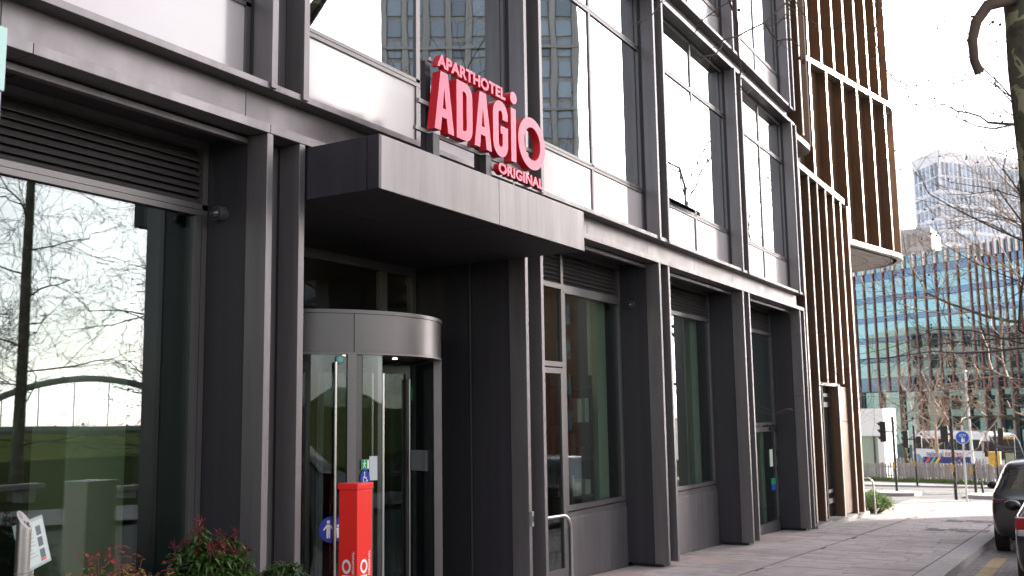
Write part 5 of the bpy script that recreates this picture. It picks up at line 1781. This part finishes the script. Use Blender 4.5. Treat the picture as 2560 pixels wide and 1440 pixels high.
# limb reaching over the pavement that carries the hanging twigs
main = [top - Vector((0, 0, 1.0)), Vector((10.6, -4.8, 6.9)), Vector((9.5, -4.3, 6.5)), Vector((9.1, -3.8, 6.35)), Vector((9.1, -3.2, 6.2)), Vector((8.9, -2.5, 6.1))]
ctw = MB()
for (dx_, dy_) in ((.15, -.5), (-.35, -.3), (.5, .1)):
    grow(rs, limbs, ctw, top - Vector((0, 0, .05)), Vector((dx_, dy_, 1.0)), 2.6, .13, 1, 4, .6, 1.0, (3, 4, 3, 3), tips, .004)
limbs.tube(main, [.10, .085, .07, .055, .04, .02], 8)
TW = dict(
 a=[[9.38, -3.54, 5.77], [9.2, -3.35, 5.59], [9.05, -3.21, 5.49], [8.93, -3.12, 5.36], [8.81, -3.03, 5.22], [8.68, -2.92, 5.13], [8.55, -2.84, 5.04], [8.42, -2.74, 4.98], [8.35, -2.75, 4.89], [8.26, -2.72, 4.8], [8.13, -2.63, 4.75]],
 b=[[8.81, -2.58, 5.83], [8.97, -2.65, 5.58], [9.08, -2.66, 5.49], [9.18, -2.66, 5.42], [9.26, -2.63, 5.33], [9.36, -2.6, 5.17], [9.46, -2.59, 5.05], [9.53, -2.53, 4.94], [9.65, -2.58, 4.86], [9.75, -2.61, 4.93]],
 c=[[8.62, -2.25, 5.79], [8.51, -2.14, 5.53], [8.4, -2.06, 5.34], [8.24, -1.91, 5.24]],
 d=[[8.95, -2.76, 5.6], [8.95, -2.6, 5.54], [8.94, -2.41, 5.45], [8.99, -2.32, 5.42], [9.05, -2.27, 5.37]],
 e=[[9.21, -3.21, 5.63], [9.15, -3.23, 5.52], [9.1, -3.28, 5.41], [9.06, -3.33, 5.32], [9.05, -3.43, 5.2], [9.06, -3.58, 5.13], [9.05, -3.72, 5.15], [9.09, -3.92, 5.1]],
 f=[[8.81, -3.03, 5.22], [8.9, -3.05, 5.15], [9.04, -3.08, 5.11], [9.02, -3.2, 5.1], [8.98, -3.26, 5.02], [8.93, -3.32, 4.96]],
 g=[[9.6, -3.9, 5.69], [9.71, -3.89, 5.49], [9.79, -3.82, 5.25], [9.92, -3.84, 5.05], [10.05, -3.89, 4.95], [10.21, -3.97, 4.84], [10.34, -4.04, 4.82]],
 i=[[9.16, -3.13, 5.63], [9.13, -3.19, 5.44], [9.03, -3.13, 5.3], [8.87, -2.96, 5.18]])
for k, P_ in TW.items():
    P_ = [Vector(p) for p in P_]
    # carry the twig up to the limb
    near = min(main, key=lambda q: (q - P_[0]).length)
    if k != 'f':
        P_ = [near, near.lerp(P_[0], .5) + Vector((.05, .05, .03))] + P_
    n = len(P_)
    big = .012 if k in 'ab' else .008
    twigs.tube(P_, [big * (1 - .45 * i / (n - 1)) for i in range(n)], 5)
    for i in range(2, n):
        for w in range(4):
            q = P_[i - 1].lerp(P_[i], rs.random())
            d = Vector((rs.uniform(-1, 1), rs.uniform(-1, 1), rs.uniform(-1, .6))).normalized()
            L = rs.choice((.015, .02, .03, .12, .2)) * rs.uniform(.6, 1.2)
            m_ = q + d * L * .5 + Vector((0, 0, rs.uniform(-.01, .02))); e_ = q + d * L
            twigs.tube([q, m_, e_], [.0042, .003, .0018], 3, False)
limbs.build('limbs', M_PLANE, pt, smooth=True); twigs.build('twigs', M_TWIG, pt); ctw.build('crown', M_TWIG, pt)
bls = MB()
for (x, y, z) in ((8.93, -3.30, 4.86), (8.96, -3.33, 4.84), (8.90, -3.34, 4.80), (9.05, -2.72, 5.50), (11.42, -4.77, 5.75), (11.4, -4.84, 5.7)):
    bls.ball((x, y, z), .017, 10, 7); bls.tube([(x, y, z), (x + .004, y, z + .09)], .0012, 3, False)
bls.build('seed_balls', M_BALL, pt)
# side sprigs from the trunk over the sky
sp_ = MB()
for P_ in ([(11.30, -4.57, 5.33), (11.09, -4.46, 5.37), (11.02, -4.35, 5.4), (10.94, -4.21, 5.43)], [(11.32, -4.57, 5.35), (11.26, -4.54, 5.51), (11.18, -4.46, 5.7)], [(11.7, -4.95, 4.25), (11.73, -4.66, 4.41), (11.8, -4.46, 4.7)], [(11.7, -4.95, 3.83), (11.8, -4.57, 4.03), (11.93, -4.19, 4.17), (12.07, -3.92, 4.36)], [(11.7, -4.95, 3.56), (11.53, -4.6, 3.68), (11.4, -4.35, 3.74), (11.26, -4.09, 3.93)]):
    sp_.tube(P_, [.006 * (1 - .7 * k / (len(P_) - 1)) for k in range(len(P_))], 4)
sp_.build('sprigs', M_TWIG, pt)

bare_tree('plane_tree', (18.2, -6.1, gz(18.2)), 6.5, .11, 'bare plane tree whose branches enter the view right of the trunk', 5, L=2.7, levels=5, kids=(4, 5, 4, 4, 3), spread=.95, upw=.3, balls=260, nlimb=7, lowest=.34, rmin=.0036)
bare_tree('street_tree', (43.0, -3.6, gz(43)), 9.0, .2, 'bare street tree behind the parked cars, in front of the glass office', 6, L=4.4, levels=5, kids=(4, 5, 4, 4, 2), spread=1.0, upw=.4, m_w=M_YTW, balls=200, nlimb=10, lowest=.26, rmin=.008)
bare_tree('young_tree', (70.0, 5.6, gz(70)), 5.2, .10, 'slim dark young tree between the two fences', 8, L=2.1, levels=4, kids=(4, 4, 3, 3), spread=.75, upw=.7, m_w=M_YTW, nlimb=8, lowest=.3, rmin=.009)
bare_tree('young_tree', (71.2, 3.85, gz(71)), 3.6, .12, 'pale sunlit young tree in front of the coach', 9, L=1.9, levels=4, kids=(4, 4, 3, 3), spread=.85, upw=.7, m_t=M_YTW, m_w=M_YTW, nlimb=7, lowest=.42, rmin=.009)
bare_tree('park_tree', (19.15, -22.3, gz(19.1)), 12.5, .17, 'tall bare plane tree on the lawn, reflected in the left window', 10, limb=.19, L=3.4, levels=5, kids=(4, 5, 4, 4, 2), spread=1.0, upw=.2, nlimb=15, lowest=.18, rmin=.009, m_t=bark('park_bark', (.15, .135, .09), (.24, .22, .16), (.36, .34, .25), 2.2))
bare_tree('park_tree', (31.0, -27.5, gz(31)), 9.5, .2, 'smaller bare tree farther along the lawn, across the street', 12, L=3.6, levels=4, kids=(4, 5, 4, 3), spread=1.0, upw=.35, nlimb=9, lowest=.3)
bare_tree('street_tree', (38.5, -7.6, gz(38.5)), 10.5, .2, 'bare street tree out of view, reflected in the last upper windows', 14, L=4.0, levels=5, kids=(4, 5, 4, 4, 2), spread=1.0, upw=.3, nlimb=11, lowest=.3, rmin=.007)
# ================================================================== PARKED CARS
M_TYRE = mat('tyre_rubber', (.012, .012, .012), .85)
M_RIM = mat('alloy_rim', (.30, .30, .31), .35, .8)
M_CGL = mat('car_glass', (.006, .008, .010), .05, spec=.8, coat=.5)
M_LAMP = mat('tail_lamp_red', (.30, .006, .008), .12, spec=.7, coat=.8)
M_LAMPW = mat('tail_lamp_clear', (.45, .40, .40), .12, spec=.7)
M_TRIM = mat('black_trim', (.012, .012, .013), .6)
def car(name, label, x, yc, paint, S, group, wheels, lamps, mirror, gl_s, gl_r, gl_f, handle=None):
    """S: stations (s, zl, zm, zb, zr, w0, w1, wb, wr) from the tail forwards; the car faces +x"""
    t = thing(name, (x, yc, gz(x) - .12), label, 'car', group)
    g0 = gz(x) - .12
    def W(s, y, z): return (x + s, yc + y, g0 + z - SLOPE * s)
    mb = MB(); rows = []
    for (s, zl, zm, zb, zr, w0, w1, wb, wr) in S:
        half = [(0, zl), (w0 * .9, zl), (w0, zl + .10), (w1, zm), (wb, zb), (wb - .012, zb + .02), (wr + (wb - wr) * .12, zr - .05 * max(0, min(1, (zr - zb) * 4))), (wr * .90, zr), (0, zr + .035)]
        ring_ = [(y, z) for y, z in half] + [(-y, z) for y, z in half[-2:0:-1]]
        i = len(mb.v)
        mb.v += [W(s, y, z) for y, z in ring_]
        rows.append((i, s)); n = len(ring_)
    for k in range(len(rows) - 1):
        for q in range(n):
            a, b = rows[k][0] + q, rows[k][0] + (q + 1) % n
            c, d = rows[k + 1][0] + (q + 1) % n, rows[k + 1][0] + q
            s_mid = (rows[k][1] + rows[k + 1][1]) / 2
            mi = 0
            if q in (5, n - 6) and gl_s[0] < s_mid < gl_s[1]: mi = 1
            if q in (6, 7, n - 8, n - 7) and (gl_r[0] < s_mid < gl_r[1] or gl_f[0] < s_mid < gl_f[1]): mi = 1
            mb.f.append((a, b, c, d)); mb.mi.append(mi)
    mb.f.append(tuple(rows[0][0] + q for q in range(n))); mb.mi.append(0)
    mb.f.append(tuple(rows[-1][0] + n - 1 - q for q in range(n))); mb.mi.append(0)
    me = mb.mesh('body', [paint, M_CGL], weld=True)
    body = link('body', me, t)
    sd = body.modifiers.new('sub', 'SUBSURF'); sd.levels = 2; sd.render_levels = 2
    me.polygons.foreach_set('use_smooth', [True] * len(me.polygons))
    for (s, w, r) in wheels:
        for sg in (1, -1):
            c0, c1 = W(s, sg * (w - .20), r), W(s, sg * w, r)
            mbt = MB()
            mbt.tube([c0, W(s, sg * (w - .17), r), W(s, sg * (w - .03), r), c1], [r * .9, r, r, r * .9], 26)
            wh = mbt.build('wheel', M_TYRE, t, smooth=True)
            MB().tube([W(s, sg * (w - .03), r), W(s, sg * (w + .006), r)], [r * .64, r * .60], 20).build('rim', M_RIM, wh, smooth=True)
            MB().tube([W(s, sg * (w - .24), r + .02), W(s, sg * (w - .02), r + .02)], r * 1.16, 26).build('wheel_arch', M_TRIM, t)
    for (s0, s1, y0, y1, z0_, z1_, m, nm) in lamps:
        for sg in (1, -1):
            a, b = sorted((sg * y0, sg * y1))
            P0 = MB()
            P0.v = [W(s0, a, z0_), W(s1, a, z0_), W(s1, b, z0_), W(s0, b, z0_), W(s0, a, z1_), W(s1, a, z1_), W(s1, b, z1_), W(s0, b, z1_)]
            P0.f = [(0, 3, 2, 1), (4, 5, 6, 7), (0, 1, 5, 4), (1, 2, 6, 5), (2, 3, 7, 6), (3, 0, 4, 7)]; P0.mi = [0] * 6
            P0.build(nm, m, t, bevel=.02)
    for sg in (1, -1):
        s, w, z = mirror
        c = W(s, sg * (w + .18), z)
        mm = MB().ball(c, .115, 14, 9, .72).build('mirror', M_BLACKM, t, smooth=True)
        MB().tube([W(s + .02, sg * (w - .05), z - .06), W(s, sg * (w + .08), z - .03)], .022, 6).build('stalk', M_BLACKM, mm)
    if handle:
        s, y0, y1, z0_, z1_, m = handle
        a = MB(); a.v = [W(s - .03, y0, z0_), W(s + .1, y0, z0_), W(s + .1, y1, z0_), W(s - .03, y1, z0_), W(s - .03, y0, z1_), W(s + .1, y0, z1_), W(s + .1, y1, z1_), W(s - .03, y1, z1_)]
        a.f = [(0, 3, 2, 1), (4, 5, 6, 7), (0, 1, 5, 4), (1, 2, 6, 5), (2, 3, 7, 6), (3, 0, 4, 7)]; a.mi = [0] * 6
        a.build('tailgate_trim', m, t, bevel=.01)
    a = MB(); a.v = [W(-.035, -.27, .62), W(-.035, .27, .62), W(-.03, .27, .73), W(-.03, -.27, .73)]; a.f = [(0, 1, 2, 3)]; a.mi = [0]
    a.build('number_plate', mat('plate_yellow', (.55, .42, .04), .5), t)
    return t
P_SUV = mat('graphite_paint', (.055, .054, .056), .28, .55, coat=.8, var=.03, vscale=3)
P_BLK = mat('black_green_paint', (.012, .016, .016), .22, .2, coat=1.0)
SUV = [(0.0, .45, .66, .98, 1.0, .74, .84, .80, .72), (.06, .34, .66, 1.04, 1.12, .84, .91, .86, .74), (.18, .26, .68, 1.06, 1.34, .88, .93, .89, .70), (.42, .24, .70, 1.07, 1.58, .90, .94, .90, .66), (.62, .24, .70, 1.07, 1.64, .90, .94, .90, .66),
       (1.2, .24, .70, 1.06, 1.67, .90, .94, .90, .66), (2.2, .24, .70, 1.04, 1.66, .90, .94, .90, .66), (2.85, .24, .70, 1.02, 1.58, .90, .94, .90, .66), (3.4, .24, .68, 1.0, 1.14, .90, .94, .89, .74), (3.6, .24, .66, .98, 1.03, .90, .93, .88, .78), (4.25, .26, .6, .84, .90, .86, .90, .84, .72), (4.5, .4, .55, .68, .72, .74, .8, .74, .6)]
car('parked_suv', 'graphite grey suv parked at the kerb, farther of the two cars', 19.85, -4.56, P_SUV, SUV, 'cars parked along the kerb', ((.86, .935, .36), (3.62, .935, .36)),
    [(.01, .2, .66, .87, .88, .97, mat('smoked_lamp', (.06, .004, .005), .12, coat=.8), 'tail_lamp')], (3.15, .94, 1.12), (.4, 3.3), (.1, .5), (2.9, 3.4), (-.01, -.6, .6, .88, .96, M_TRIM))
HAT = [(0.0, .40, .60, .88, .92, .70, .78, .74, .66), (.07, .28, .60, .95, 1.02, .80, .855, .81, .70), (.26, .22, .62, .98, 1.22, .84, .87, .84, .66), (.52, .21, .64, .985, 1.38, .85, .875, .845, .62), (.85, .21, .64, .98, 1.44, .85, .875, .845, .61),
       (1.6, .21, .64, .96, 1.46, .85, .875, .845, .61), (2.3, .21, .64, .94, 1.41, .85, .875, .845, .61), (2.95, .21, .63, .92, 1.04, .85, .87, .84, .70), (3.15, .21, .62, .90, .95, .85, .87, .83, .74), (3.85, .24, .56, .74, .80, .80, .84, .78, .66), (4.15, .36, .5, .6, .63, .68, .74, .68, .55)]
car('parked_hatchback', 'dark hatchback with a red tail lamp at the lower right edge', 13.75, -5.27, P_BLK, HAT, 'cars parked along the kerb', ((.72, .87, .315), (3.3, .87, .315)),
    [(-.01, .26, .64, .835, .84, .99, M_LAMP, 'tail_lamp'), (-.012, .18, .62, .815, .76, .84, M_LAMPW, 'reversing_lamp')], (2.85, .87, 1.0), (.4, 2.9), (.1, .55), (2.4, 3.0))
